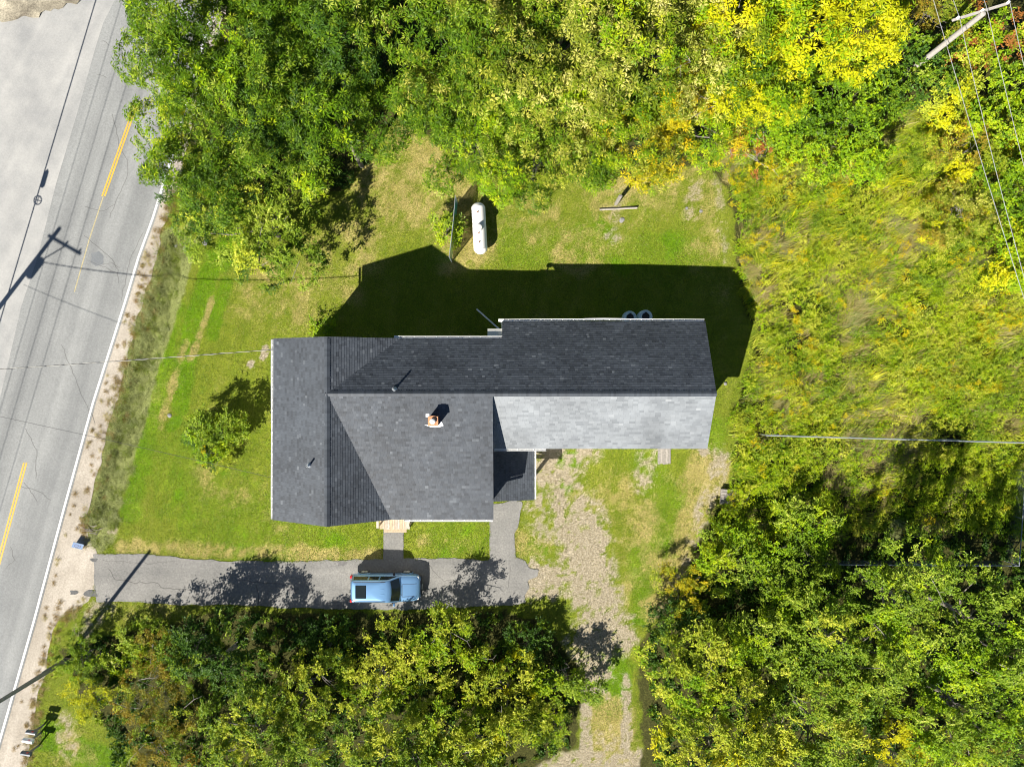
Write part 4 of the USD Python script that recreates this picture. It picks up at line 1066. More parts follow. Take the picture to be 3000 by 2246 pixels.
# top right pole
q = P(2877, 43, h=8.2); base = np.array([q[0], q[1], float(G0(q[0], 0))])
tr = pole(base, 8.3, POLEPALE, 'pale timber utility pole with a crossarm in the top right corner', .18, .14)
heads = crossarm(tr, 8.15, 3.0, math.radians(17), POLEPALE, (-1.30, 0.0, 1.38))
heads[1] = heads[1] + np.array([0, 0, .22])
ang = math.atan2(-(740 - 50), 3000 - 2795); d = np.array([math.cos(ang), math.sin(ang), 0])
for k, hd_ in enumerate(heads):
    st = base + hd_
    for s, far_lab in ((1, 'running down from'), (-1, 'running up from')):
        wire(st, st + d * s * 34 + [0, 0, -.4 if s > 0 else .3], .7, .016, MAT['wire_alu'], f'bare wire {far_lab} the ' + ('left', 'middle', 'right')[k] + ' insulator of the pale pole')
st = base + heads[0] + np.array([.55, .1, -1.2])
wire(st - d * 30, st + d * 34, 1.0, .018, MAT['wire_alu'], 'lower wire running beside the left one on the top right pole')
# lower left pole
b = gpos(190, 1935); b[2] = float(G0(b[0], b[1]))
ll = pole(b, 7.7, POLEWOOD, 'dark tapering utility pole by the road in the lower left corner', .15, .10)
mesh('ground_moulding', rbx(-.03, .03, .13, .18, -.1, 2.2, .005), GREYWOOD[1], ll)
# left pole out of frame, whose shadow lies on the road
b0 = np.array([-36.9, 0.25, float(G0(-36.9, 0))])
lp = pole(b0, 10.6, POLEWOOD, 'tall utility pole left of the picture that throws its shadow on the road', .17, .13)
ARM = math.radians(-28)
c, s = math.cos(ARM), math.sin(ARM)
lh = crossarm(lp, 9.8, 2.5, ARM, POLEWOOD, (.1, 1.0, 2.0), off=.95)
mesh('brace', tube([(0, .1, 7.7), np.array([1.05, .17, 9.75]) @ np.array([[c, -s, 0], [s, c, 0], [0, 0, 1]]).T], .04, 6), POLEWOOD, lp)
mesh('transformer', tube([(.05, -.42, 7.75), (.05, -.42, 7.8), (.05, -.42, 8.75), (.05, -.42, 8.85)], [.2, .28, .28, .2], 18), MAT['galv'], lp, smooth=40)
rdw = np.array([math.cos(RA), math.sin(RA), 0.0]); rdw = -rdw if rdw[1] < 0 else rdw
for k, hd_ in enumerate(lh):
    wire(b0 + hd_ - rdw * 45, b0 + hd_ + rdw * 45, .6, .016, MAT['wire_black'], ('first', 'second', 'third')[k] + ' of the overhead lines above the paved lot, counted from the road pole')
cab0 = b0 + np.array([.15, .2, 6.1])
wire(cab0 - rdw * 45, cab0 + rdw * 45, .5, .04, MAT['wire_black'], 'thick black communication cable along the road beside the paved lot', 'communication_cable')
lo = thing('cable_loop', cab0 + rdw * 6.3 + [0, 0, -.22], math.degrees(math.atan2(rdw[1], rdw[0])), label='round storage loop of cable hanging from the communication cable', cat='cable loop')
RT = .28
mesh('ring', tube([(RT * math.cos(t), RT * math.sin(t) * .9, 0) for t in np.linspace(0, 2 * math.pi, 25)], .035, 6), MAT['wire_black'], lo, smooth=True)
mesh('bracket', join(tube([(-RT, 0, 0), (RT, 0, 0)], .025, 5), tube([(0, -RT * .9, 0), (0, RT * .9, 0)], .025, 5)), MAT['wire_black'], lo)
sb = thing('splice_case', cab0 + rdw * 7.7 + [0, 0, -.14], math.degrees(math.atan2(rdw[1], rdw[0])), label='fat black splice case on the communication cable', cat='splice case')
mesh('case', tube([(-.6, 0, 0), (-.5, 0, 0), (.4, 0, 0), (.6, 0, 0)], [.05, .13, .13, .04], 12), MAT['black'], sb, smooth=40)
mesh('strap', tube([(0, 0, .1), (0, 0, .16)], .05, 6), MAT['black'], sb)
# twisted service drop to the house
sa, se = b0 + np.array([.2, -.1, 8.4]), np.array([XL - .05, wy(1024, 5.0), 5.05])
p = sag(sa, se, .7, 150)
tt = np.linspace(0, 1, 150) * np.linalg.norm(se - sa) * 2 * np.pi / 0.95
for k, mt in enumerate((MAT['wire_black'], plain('pale_insulation', (0.38, 0.37, 0.33), 0.5))):
    o = .016 * np.column_stack([0 * tt, np.cos(tt + k * np.pi), np.sin(tt + k * np.pi)])
    tag(mesh('service_cable', tube(p + o, .016, 5, cap=False), mt, smooth=True), ('black' if k == 0 else 'pale') + ' strand of the twisted service cable from the road to the house', 'cable', 'strands of the service cable')
wire(b0 + [.2, -.3, 7.0], np.array([XL - .05, wy(1400, 4.9), 4.9]) * [1, 1, 1], .5, .012, MAT['wire_black'], 'thin black telephone wire slanting over the road to the house', 'telephone_wire')

# ---------------------------------------------------------------- vegetation: shared leaf clusters
def leaves(base, d, nrm, L, Wd, curl=0.12):
    """folded four-cornered leaves; all arguments one row per leaf"""
    n = len(base)
    d = d / (np.linalg.norm(d, axis=1, keepdims=True) + 1e-9)
    s = np.cross(d, nrm); s /= np.linalg.norm(s, axis=1, keepdims=True) + 1e-9
    up = np.cross(s, d)
    L, Wd = np.asarray(L)[:, None], np.asarray(Wd)[:, None]
    tip = base + d * L - up * L * curl
    mid = base + d * L * 0.45 + up * Wd * 0.22
    v = np.stack([base, mid + s * Wd / 2, tip, mid - s * Wd / 2], 1).reshape(-1, 3)
    k = np.arange(n)[:, None] * 4
    f = np.concatenate([k + [[0, 1, 2]], k + [[0, 2, 3]]], 0)
    return v, f


def rand_dirs(r, n, zlo=-1.0):
    z = r.uniform(zlo, 1, n); a = r.uniform(0, 2 * np.pi, n); q = np.sqrt(1 - z * z)
    return np.column_stack([q * np.cos(a), q * np.sin(a), z])


def bough(kind, seed):
    """a spray of leaves about a metre across, its stem side down"""
    r = np.random.default_rng(seed)
    if kind == 'ash':                       # starry rosettes of long drooping leaflets
        B, D, N, L, Wd, T = [], [], [], [], [], []
        for k in range(7):
            a, rad = r.uniform(0, 6.3), 0.48 * math.sqrt(r.uniform(0, 1))
            c = np.array([rad * math.cos(a), rad * math.sin(a), r.uniform(-.34, .34) - rad * .2])
            n = r.integers(9, 13)
            aa = np.arange(n) * 2 * np.pi / n + r.normal(0, .25, n)
            el = r.uniform(-.75, .35, n)
            d = np.column_stack([np.cos(aa) * np.cos(el), np.sin(aa) * np.cos(el), np.sin(el)])
            B.append(c + d * .04); D.append(d); N.append(np.tile([0, 0, 1.0], (n, 1)) + r.normal(0, .28, (n, 3)))
            L.append(r.uniform(.17, .29, n)); Wd.append(r.uniform(.045, .075, n)); T.append(np.clip(r.uniform(.0, .95) + r.normal(0, .16, n), 0, 1))
        B, D, N, L, Wd, T = map(np.concatenate, (B, D, N, L, Wd, T))
    else:
        n, L0, spread, twigs = {'broad': (100, .115, .50, 9), 'fine': (110, .085, .45, 9), 'herb': (70, .11, .30, 6), 'big': (60, .15, .5, 7)}[kind]
        tw = rand_dirs(r, twigs, -.15); tw[:, 2] = np.abs(tw[:, 2]) * .8 + .05; tw /= np.linalg.norm(tw, axis=1, keepdims=True)
        tl_ = r.uniform(.6, 1.15, twigs) * spread
        w = r.integers(0, twigs, n); t = r.uniform(.15, 1.0, n)
        B = tw[w] * (tl_[w] * t)[:, None] + r.normal(0, .035, (n, 3))
        D = tw[w] * [.7, .7, .25] + rand_dirs(r, n, -.6) * [1, 1, .55]
        N = np.tile([0, 0, 1.0], (n, 1)) + r.normal(0, .36, (n, 3))
        L = L0 * r.uniform(.7, 1.35, n); Wd = L * r.uniform(.50, .68, n)
        tt = r.uniform(.1, .8, twigs)
        T = np.clip(tt[w] * .6 + .2 + r.normal(0, .17, n), 0, 1)
    v, f = leaves(B, D, N, L, Wd)
    return v, f, np.repeat(T, 4)


def blades(n, h, wd, lean, spread, seed, along=None, curl=.5):
    """a tuft of grass blades, two segments each; along = direction the tuft is combed to"""
    r = np.random.default_rng(seed)
    b = np.column_stack([r.normal(0, spread, n), r.normal(0, spread, n), np.zeros(n)])
    a = r.uniform(0, 2 * np.pi, n)
    dirs = np.column_stack([np.cos(a), np.sin(a), 0 * a])
    ln = r.uniform(.2, 1, n) * lean
    if along is not None:
        dirs = dirs * .45 + np.array([math.cos(along), math.sin(along), 0])
    hh = h * r.uniform(.55, 1.15, n)
    k = np.sin(ln)[:, None]; c = np.cos(ln)[:, None]
    m = b + (dirs * k * .45 + np.array([0, 0, 1]) * c * .55) * hh[:, None] * .75
    t = b + (dirs * (k + curl * .5) + np.array([0, 0, 1]) * c * .62) * hh[:, None]
    s = np.column_stack([-np.sin(a + r.normal(0, .8, n)), np.cos(a), 0 * a]) * wd / 2
    v = np.stack([b - s, b + s, m + s * .8, m - s * .8, t], 1).reshape(-1, 3)
    o = np.arange(n)[:, None] * 5
    f = np.concatenate([o + [[0, 1, 2]], o + [[0, 2, 3]], o + [[3, 2, 4]]], 0)
    return v, f, np.repeat(np.clip(r.uniform(0, 1, n), 0, 1), 5)


PROTO = {}


def proto(shape, mat, v):
    """class prims of the shared clusters; every scatter references them"""
    key = (shape, mat, v)
    if key not in PROTO:
        i = len(PROTO)
        path = f'/shared/cluster_{i:03d}'
        if not PROTO:
            stage.CreateClassPrim('/shared')
        g = SHAPES[shape](v)
        o = usdkit.mesh(stage, path, (g[0], g[1]), LEAF[mat] if isinstance(mat, str) else mat)
        primvar(o.GetPrim(), 'tone', g[2])
        PROTO[key] = path
    return PROTO[key]


def herb_flower(v):
    r = np.random.default_rng(500 + v)
    n = 90
    st = r.integers(0, 7, n); base = r.normal(0, .16, (7, 2)); hh = r.uniform(.65, 1.0, 7)
    t = r.uniform(0, 1, n)
    a = r.uniform(0, 6.3, n)
    B = np.column_stack([base[st, 0] + np.cos(a) * t * .12 + .1 * hh[st], base[st, 1] + np.sin(a) * t * .12 + .12 * hh[st], hh[st] - t * .12])
    D = np.column_stack([np.cos(a), np.sin(a), r.uniform(-.2, .5, n)])
    v_, f_ = leaves(B, D, np.tile([0, 0, 1.0], (n, 1)) + r.normal(0, .3, (n, 3)), r.uniform(.05, .10, n), r.uniform(.025, .05, n))
    return v_, f_, np.repeat(np.clip(r.normal(.5, .25, n), 0, 1), 4)


def forb(v):
    """upright leafy stems leaning away from the sun side"""
    r = np.random.default_rng(700 + v)
    ns = 9; base = r.normal(0, .2, (ns, 2)); hh = r.uniform(.45, .95, ns); lean = r.normal(.25, .18, (ns, 2))
    n = 130
    st = r.integers(0, ns, n); t = r.uniform(.25, 1, n)
    B = np.column_stack([base[st] + lean[st] * (t ** 1.5 * hh[st])[:, None], hh[st] * t])
    a = r.uniform(0, 6.3, n)
    D = np.column_stack([np.cos(a), np.sin(a), r.uniform(-.1, .6, n)])
    v_, f_ = leaves(B, D, np.tile([0, 0, 1.0], (n, 1)) + r.normal(0, .3, (n, 3)), r.uniform(.08, .15, n), r.uniform(.02, .04, n))
    return v_, f_, np.repeat(np.clip(r.normal(.2, .15, n) + .5 * t, 0, 1), 4)


SHAPES = {'ash': lambda v: bough('ash', 100 + v), 'broad': lambda v: bough('broad', 200 + v), 'fine': lambda v: bough('fine', 300 + v), 'herb': lambda v: bough('herb', 400 + v), 'big': lambda v: bough('big', 450 + v),
          'turf': lambda v: blades(90, .065, .016, 1.2, .16, 600 + v), 'tuft': lambda v: blades(70, .20, .016, 1.1, .11, 620 + v), 'tall': lambda v: blades(55, .80, .032, 1.1, .18, 640 + v, along=.30 + .25 * (v % 3 - 1), curl=.7),
          'lodged': lambda v: blades(110, .95, .018, 1.35, .14, 660 + v, along=.25 + .35 * (v % 4 - 1.5), curl=.9), 'gold': herb_flower, 'forb': forb}


def quat_from_up(up, yaw):
    """rotation that takes z to up after a turn of yaw about z; arrays of (w, x, y, z)"""
    up = up / np.linalg.norm(up, axis=1, keepdims=True)
    w = 1 + up[:, 2]; q1 = np.column_stack([w, -up[:, 1], up[:, 0], 0 * w]); q1 /= np.linalg.norm(q1, axis=1, keepdims=True) + 1e-9
    c, s = np.cos(yaw / 2), np.sin(yaw / 2)
    return np.column_stack([q1[:, 0] * c - q1[:, 3] * s, q1[:, 1] * c + q1[:, 2] * s, q1[:, 2] * c - q1[:, 1] * s, q1[:, 3] * c + q1[:, 0] * s])


def scatter(path, protos, pos, quat, scale, idx):
    pi = UsdGeom.PointInstancer.Define(stage, path)
    rel = pi.CreatePrototypesRel()
    for k, pp in enumerate(protos):
        m = stage.DefinePrim(f'{path}/cluster_{k:03d}', 'Mesh')
        m.GetReferences().AddInternalReference(pp)
        rel.AddTarget(m.GetPath())
    pi.CreatePositionsAttr(Vt.Vec3fArray.FromNumpy(np.asarray(pos, np.float32)))
    pi.CreateOrientationsAttr(Vt.QuathArray([Gf.Quath(float(a), float(b), float(c), float(d)) for a, b, c, d in quat]))
    sc = np.asarray(scale, np.float32)
    pi.CreateScalesAttr(Vt.Vec3fArray.FromNumpy(np.repeat(sc[:, None], 3, 1) if sc.ndim == 1 else sc))
    pi.CreateProtoIndicesAttr(Vt.IntArray.FromNumpy(np.asarray(idx, np.int32)))
    tag(pi, kind='stuff')
    return pi.GetPrim()


N_CLUMPS = [0]


def tree(name, label, cat, px, py, r, h, pal, shape='broad', seed=0, group=None, dens=1.0, lobes=None, flat=None, trunk=.16, bark=None, bare=0, lobe_r=None, mix=None, stems=1, sc=1.0):
    """px, py: where the crown's middle shows in the photo; r crown radius, h height; pal: leaf colours (name, weight)"""
    rr = np.random.default_rng(seed * 31 + 5)
    pal = [(pal, 1.0)] if isinstance(pal, str) else pal
    flat = flat or (.60 if h > 7 else .85)
    rz = max(.35, h * flat * .5); zc = h - rz
    q = P(px, py, h=zc)
    g = float(G(q[0], q[1]))
    t = thing(name, (q[0], q[1], g), label=label, cat=cat, group=group)
    nl = lobes or int(4 + r * r * (.46 if h > 7 else .62))
    C, R = [], []
    for k in range(nl):
        u = (k + .5) / nl; a = k * 2.39996 + rr.normal(0, .35)
        rho = r * math.sqrt(u) * rr.uniform(.78, .95)
        lr = (lobe_r or (.50 + .20 * r)) * rr.uniform(.65, 1.3)
        z = zc + rz * math.sqrt(max(0.02, 1 - (rho / r) ** 2)) * rr.uniform(.30, 1.15) - lr * .55
        C.append((rho * math.cos(a), rho * math.sin(a), max(lr * .45, z))); R.append(lr)
    C, R = np.array(C), np.array(R)
    pos, up = [], []
    for k in range(nl):
        n = int(dens * 15 * R[k] ** 2 / sc ** 1.5) + 5
        d = rand_dirs(rr, n, -.45)
        p = C[k] + d * (R[k] * rr.uniform(.80, 1.10, n))[:, None] * [1, 1, .85]
        dist = np.linalg.norm((p[:, None] - C[None]) / [1, 1, .8], axis=2) / R[None]
        dist[:, k] = 9
        keep = (dist.min(1) > .72) & (p[:, 2] > .12)
        pos.append(p[keep]); up.append(d[keep] * .7 + [0, 0, .35] + TO_SUN * .55 + rr.normal(0, .18, (keep.sum(), 3)))
    pos, up = np.vstack(pos), np.vstack(up)
    n = len(pos); N_CLUMPS[0] += n
    nv = 3
    protos = [proto(shape, m, v) for m, _ in pal for v in range(nv)]
    wts = np.array([w for _, w in pal]); wts = wts / wts.sum()
    # colours drift over the crown in patches
    drift = meshkit.fbm(np.column_stack([pos[:, 0] + q[0], pos[:, 1] + q[1], pos[:, 2]]) * .45, 2, seed)
    rank = np.argsort(np.argsort(drift + rr.normal(0, .10, n))) / max(1, n - 1)
    pi_ = np.searchsorted(np.cumsum(wts), np.clip(rank, 0, .9999))
    idx = np.clip(pi_, 0, len(pal) - 1) * nv + rr.integers(0, nv, n)
    crown = scatter(path_of('crown', t), protos, pos, quat_from_up(up, rr.uniform(0, 6.28, n)), sc * rr.uniform(.75, 1.2, n), idx)
    bk = bark or BARK
    parts = []
    for s in range(stems):
        o = np.array([0, 0, 0.]) if stems == 1 else np.array([*rr.normal(0, r * .12, 2), 0])
        top = np.array([o[0] * 1.6, o[1] * 1.6, max(.3, zc * .8)])
        parts.append(tube([o + [0, 0, -.25], o + [0, 0, .1], (o + top) / 2 + [*rr.normal(0, .04 * r, 2), 0], top], [trunk * 1.25, trunk, trunk * .8, trunk * .55], 9))
        for k in rr.permutation(nl)[:max(3, int(nl * .7 / stems))]:
            m = top * rr.uniform(.55, 1.0)
            e = C[k] + [0, 0, R[k] * .2]
            parts.append(tube([m, m + (e - m) * .5 + [*rr.normal(0, .08 * r, 2), .1], e], [trunk * .5, trunk * .3, trunk * .10], 6))
    mesh('trunk', join(*parts), bk, t, smooth=True)
    if bare:
        for k in range(bare):
            e = C[rr.integers(0, nl)]; a = rr.uniform(0, 6.3)
            p0_ = e + [0, 0, R.mean() * .12]
            p1_ = p0_ + np.array([math.cos(a), math.sin(a), rr.uniform(.05, .4)]) * rr.uniform(.5, 1.3)
            p2_ = p1_ + np.array([math.cos(a + rr.normal(0, .6)), math.sin(a + rr.normal(0, .6)), .1]) * rr.uniform(.3, .9)
            p3_ = p1_ + np.array([math.cos(a + 1), math.sin(a + 1), .2]) * rr.uniform(.2, .6)
            mesh('bare_branch', join(tube([p0_, p1_, p2_], [.022, .014, .005], 5), tube([p1_, p3_], [.010, .004], 5)), BARK_PALE, t, smooth=True)
    return t


A = 'ash'
TREES = [
    # name, label, category, px, py, r, h, palette, shape, extra
    # --- top left group
    ('broadleaf_tree', 'big green tree overhanging the road at the top left', 'tree', 655, 130, 5.2, 11.5, [(A, .8), ('lime', .2)], 'ash', dict()),
    ('broadleaf_tree', 'green tree whose crown reaches the white edge line of the road', 'tree', 640, 400, 4.4, 10.0, [(A, .75), ('lime', .25)], 'ash', dict()),
    ('broadleaf_tree', 'deep green tree at the top, left of the dark gap in the canopy', 'tree', 905, 70, 4.5, 12, [(A, .75), ('dark', .25)], 'ash', dict()),
    ('broadleaf_tree', 'deep green tree above the left part of the back lawn', 'tree', 980, 370, 3.9, 10, [(A, .85), ('lime', .15)], 'ash', dict()),
    ('broadleaf_tree', 'green tree between the road trees and the back lawn', 'tree', 800, 330, 3.8, 10.5, [(A, .6), ('dark', .4)], 'ash', dict()),
    ('small_tree', 'low small leaved tree at the left end of the back lawn', 'tree', 770, 660, 3.9, 5.0, [('apple', .7), ('dark', .15), ('yellowgreen', .15)], 'broad', dict(bare=3)),
    ('shrub', 'loose shrub on the road verge below the overhanging tree', 'shrub', 620, 640, 2.2, 2.6, [('yellowgreen', .25), ('apple', .75)], 'broad', dict(dens=.75)),
    ('shrub', 'thin twiggy shrub touching the white edge line', 'shrub', 535, 565, 1.3, 2.0, [('apple', .6), ('dark', .4)], 'fine', dict(dens=.5)),
    # --- top middle
    ('broadleaf_tree', 'tall green tree right of the dark gap in the canopy', 'tree', 1380, 180, 4.8, 11.5, [(A, .7), ('ash_dry', .3)], 'ash', dict()),
    ('broadleaf_tree', 'green tree hanging over the lawn above the propane tank', 'tree', 1400, 405, 3.8, 8.5, [(A, .7), ('lime', .3)], 'ash', dict()),
    ('broadleaf_tree', 'bronzed green tree reaching lowest over the back lawn', 'tree', 1570, 440, 3.3, 8.0, [(A, .6), ('ash_dry', .4)], 'ash', dict()),
    ('broadleaf_tree', 'cream and green tree at the top middle of the canopy', 'tree', 1620, 110, 4.9, 12, [(A, .25), ('ash_dry', .45), ('cream', .3)], 'ash', dict(bare=3)),
    ('broadleaf_tree', 'pale cream leaved tree with bare grey limbs at the top', 'tree', 1900, 90, 5.0, 12.5, [('lime', .2), ('ash_dry', .4), ('cream', .4)], 'ash', dict(bare=12, dens=.85)),
    ('broadleaf_tree', 'yellow green tree behind the clothes post', 'tree', 1810, 395, 3.3, 7.5, [(A, .25), ('lime', .4), ('ash_dry', .2), ('orange', .15)], 'ash', dict()),
    ('broadleaf_tree', 'orange tinted tree at the right end of the back lawn', 'tree', 2040, 330, 3.4, 7.5, [('orange', .55), ('ash_dry', .25), ('lime', .2)], 'ash', dict(bare=3)),
    ('broadleaf_tree', 'bright yellow tree at the top right of the canopy', 'tree', 2330, 70, 5.4, 11, [('lime', .35), ('yellow', .65)], 'ash', dict(bare=4)),
    ('broadleaf_tree', 'olive tree behind the pale limbs, between the cream and yellow trees', 'tree', 2130, 170, 3.6, 10, [('ash_dry', .5), ('yellow', .25), (A, .25)], 'ash', dict(bare=8)),
    # --- right strip shrubs
    ('shrub', 'broad mid green bush below the bright yellow tree', 'shrub', 2480, 300, 3.2, 3.6, [('lime', .5), (A, .5)], 'big', dict()),
    ('shrub', 'bright lime bush at the head of the meadow', 'shrub', 2440, 380, 3.4, 3.2, [('lime', .9), (A, .1)], 'big', dict()),
    ('shrub', 'green bush at the foot of the top right utility pole', 'shrub', 2650, 210, 3.0, 3.4, [(A, .7), ('dark', .3)], 'big', dict()),
    ('shrub', 'dark green bush between the orange tree and the meadow', 'shrub', 2270, 330, 2.0, 2.8, [(A, .7), ('lime', .3)], 'broad', dict()),
    ('shrub', 'dry brown topped bush under the wires at the top right', 'shrub', 2740, 30, 2.4, 3.0, [('rust', .5), ('ash_dry', .5)], 'fine', dict()),
    ('shrub', 'red and green bush under the wires right of the pale pole', 'shrub', 2890, 130, 2.4, 2.6, [('lime', .6), ('redleaf', .25), ('yellowgreen', .15)], 'broad', dict()),
    ('shrub', 'reddish bush left of the paired wires', 'shrub', 2830, 200, 1.7, 2.2, [('redleaf', .35), ('yellowgreen', .65)], 'broad', dict()),
    ('shrub', 'yellow tipped bush left of the wires, above the tan thicket', 'shrub', 2790, 290, 2.0, 2.8, [('yellowgreen', .7), ('yellow', .3)], 'broad', dict()),
    ('shrub', 'green bush at the right edge under the wires', 'shrub', 2960, 330, 2.6, 3.0, [('lime', .6), (A, .4)], 'big', dict()),
    ('shrub', 'tan and gold thicket left of the wires', 'shrub', 2820, 440, 2.2, 2.5, [('rust', .4), ('yellowgreen', .6)], 'fine', dict()),
    ('shrub', 'golden brown thicket beside the wires halfway down the right side', 'shrub', 2820, 590, 2.6, 2.0, [('ash_dry', .5), ('rust', .35), ('yellow', .15)], 'fine', dict()),
    ('shrub', 'lime bush at the right edge where the wires leave the picture', 'shrub', 2960, 760, 2.0, 2.2, [('lime', .8), ('yellow', .2)], 'broad', dict()),
    ('shrub', 'green bush right of the gold thicket at the right edge', 'shrub', 2960, 540, 2.0, 2.4, [('lime', .6), (A, .4)], 'broad', dict()),
    ('sumac', 'bare pale stems with red leaves at the corner of the back lawn', 'shrub', 2225, 440, 1.6, 2.0, [('redleaf', .6), ('orange', .4)], 'herb', dict(dens=.35, bare=12)),
    # --- around the house
    ('shrub', 'round green shrub alone in the front lawn', 'shrub', 635, 1268, 1.45, 2.3, [('apple', .6), ('lime', .4)], 'broad', dict(flat=.9, dens=1.9, lobe_r=.75)),
    ('shrub', 'low grey green bush spreading left of the round shrub in the front lawn', 'shrub', 585, 1290, .9, .7, [('olive', .4), ('dark', .6)], 'fine', dict(dens=.6)),
    ('shrub', 'yellow flowered low bush under the round shrub in the front lawn', 'shrub', 640, 1335, 1.0, .6, [('yellowgreen', .6), ('gold', .12), ('dark', .28)], 'fine', dict(dens=.55)),
    ('shrub', 'bright green bush at the back left corner of the house', 'shrub', 945, 972, .75, 1.0, [('lime', .7), ('apple', .3)], 'broad', dict()),
    ('shrub', 'small round bush growing through the green mesh screen', 'shrub', 1302, 672, .85, 1.6, [('lime', .5), ('apple', .5)], 'broad', dict(flat=.7)),
    # --- bottom middle
    ('small_tree', 'yellow green tree beside the front of the parked car', 'tree', 1295, 1905, 2.5, 3.3, [('lime', .45), ('yellowgreen', .55)], 'broad', dict(bare=4)),
    ('small_tree', 'yellow tipped tree left of the dark hollow in the lower canopy', 'tree', 1120, 1970, 2.4, 3.0, [('yellowgreen', .7), ('lime', .3)], 'broad', dict(bare=2)),
    ('small_tree', 'pale yellow green tree right of the dark hollow in the lower canopy', 'tree', 1490, 2035, 2.8, 3.6, [('yellowgreen', .8), ('yellow', .1), ('lime', .1)], 'broad', dict(bare=4)),
    ('small_tree', 'pale green tree in the middle of the lower canopy', 'tree', 890, 2030, 3.0, 3.4, [('yellowgreen', .75), ('apple', .25)], 'broad', dict(bare=3)),
    ('small_tree', 'grey green tree at the bottom left of the lower canopy', 'tree', 760, 2150, 3.3, 4.8, [('apple', .7), ('yellowgreen', .3)], 'broad', dict(bare=3)),
    ('small_tree', 'green tree at the bottom edge below the dark hollow', 'tree', 1190, 2195, 3.2, 4.6, [('yellowgreen', .5), ('apple', .5)], 'broad', dict(bare=3)),
    ('small_tree', 'yellow green tree at the bottom edge beside the grassy track', 'tree', 1400, 2215, 3.2, 4.6, [('yellowgreen', .75), ('lime', .25)], 'broad', dict(bare=3)),
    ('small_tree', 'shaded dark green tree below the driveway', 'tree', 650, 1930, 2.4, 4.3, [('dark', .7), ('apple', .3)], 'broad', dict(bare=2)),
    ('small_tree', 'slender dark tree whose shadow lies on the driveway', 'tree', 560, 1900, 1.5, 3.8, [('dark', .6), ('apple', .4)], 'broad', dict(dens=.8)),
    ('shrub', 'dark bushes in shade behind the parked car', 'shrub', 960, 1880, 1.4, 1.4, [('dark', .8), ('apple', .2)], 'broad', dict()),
    ('shrub', 'dark green bush by the gravel path, right of the lower canopy', 'shrub', 1640, 1990, 2.0, 2.6, [('apple', .6), ('lime', .4)], 'broad', dict()),
    ('shrub', 'shaded bush at the top right of the lower canopy', 'shrub', 1555, 1890, 1.4, 1.7, [('dark', .7), ('apple', .3)], 'broad', dict()),
    ('shrub', 'low green bush beside the grassy track at the bottom', 'shrub', 1620, 2120, 1.4, 1.6, [('lime', .6), ('apple', .4)], 'fine', dict()),
    ('rust_shrub', 'rust orange shrub with grey twigs at the lower left', 'shrub', 465, 2000, 2.8, 3.0, [('rust', .75), ('yellowgreen', .25)], 'fine', dict(bare=6, dens=1.0)),
    ('rust_shrub', 'rust and grey shrub at the bottom edge, left of the canopy', 'shrub', 470, 2200, 2.5, 2.8, [('rust', .55), ('apple', .45)], 'fine', dict(bare=6, dens=1.0)),
    ('shrub', 'yellow bush on the road side of the rust shrub', 'shrub', 275, 2040, 1.5, 1.8, [('yellow', .5), ('yellowgreen', .5)], 'fine', dict()),
    ('shrub', 'green bush at the foot of the lower left utility pole', 'shrub', 245, 1920, 1.7, 1.7, [('lime', .35), ('apple', .65)], 'fine', dict()),
    ('shrub', 'green weedy bush below the driveway entrance', 'shrub', 400, 1900, 1.7, 1.5, [('apple', .7), ('lime', .3)], 'broad', dict()),
    # --- lower right thicket
    ('small_tree', 'bright yellow green tree beside the grassy track on the right', 'tree', 2070, 1975, 3.2, 5.0, [('yellowgreen', .6), ('lime', .4)], 'broad', dict(bare=2)),
    ('small_tree', 'yellow green tree at the bottom edge right of the grassy track', 'tree', 2110, 2190, 3.4, 6.0, [('yellowgreen', .75), ('yellow', .25)], 'broad', dict()),
    ('small_tree', 'apple green tree in the middle of the right thicket', 'tree', 2480, 1900, 3.6, 7.0, [('apple', .8), ('yellowgreen', .2)], 'broad', dict(bare=4)),
    ('small_tree', 'apple tree at the top of the right thicket with a long dark shadow', 'tree', 2640, 1750, 3.2, 7.6, [('apple', .75), ('lime', .25)], 'broad', dict(bare=3)),
    ('small_tree', 'green tree at the lower middle of the right thicket', 'tree', 2400, 2130, 3.5, 6.2, [('apple', .6), ('yellowgreen', .4)], 'broad', dict(bare=2)),
    ('small_tree', 'lime green tree in the lower right corner', 'tree', 2820, 2080, 3.9, 6.0, [('lime', .6), ('apple', .4)], 'broad', dict()),
    ('small_tree', 'green tree at the right edge of the right thicket', 'tree', 2880, 1830, 3.4, 7.6, [('apple', .8), ('lime', .2)], 'broad', dict(bare=3)),
    ('small_tree', 'yellow green tree between the grassy track and the apple trees', 'tree', 2240, 1860, 2.6, 4.0, [('apple', .6), ('lime', .4)], 'broad', dict()),
    ('shrub', 'yellow bush at the bottom edge of the right thicket', 'shrub', 2640, 2215, 2.2, 2.6, [('yellow', .7), ('yellowgreen', .3)], 'fine', dict()),
    ('shrub', 'olive bush in the bottom right corner', 'shrub', 2860, 2230, 2.4, 2.6, [('yellowgreen', .7), ('rust', .3)], 'fine', dict()),
    ('shrub', 'green bush at the left edge of the right thicket, above the tall trees', 'shrub', 2150, 1640, 2.2, 2.4, [('lime', .6), ('apple', .4)], 'broad', dict()),
    ('shrub', 'green bush beside the short piece of fence rail', 'shrub', 2370, 1590, 2.4, 2.4, [('apple', .6), ('lime', .4)], 'broad', dict()),
    ('shrub', 'low bush below the short piece of fence rail', 'shrub', 2330, 1735, 2.1, 2.8, [('apple', .7), ('lime', .3)], 'broad', dict()),
    ('shrub', 'yellow and orange bush at the track side of the right thicket', 'shrub', 2020, 1730, 1.6, 2.0, [('yellowgreen', .6), ('orange', .4)], 'fine', dict()),
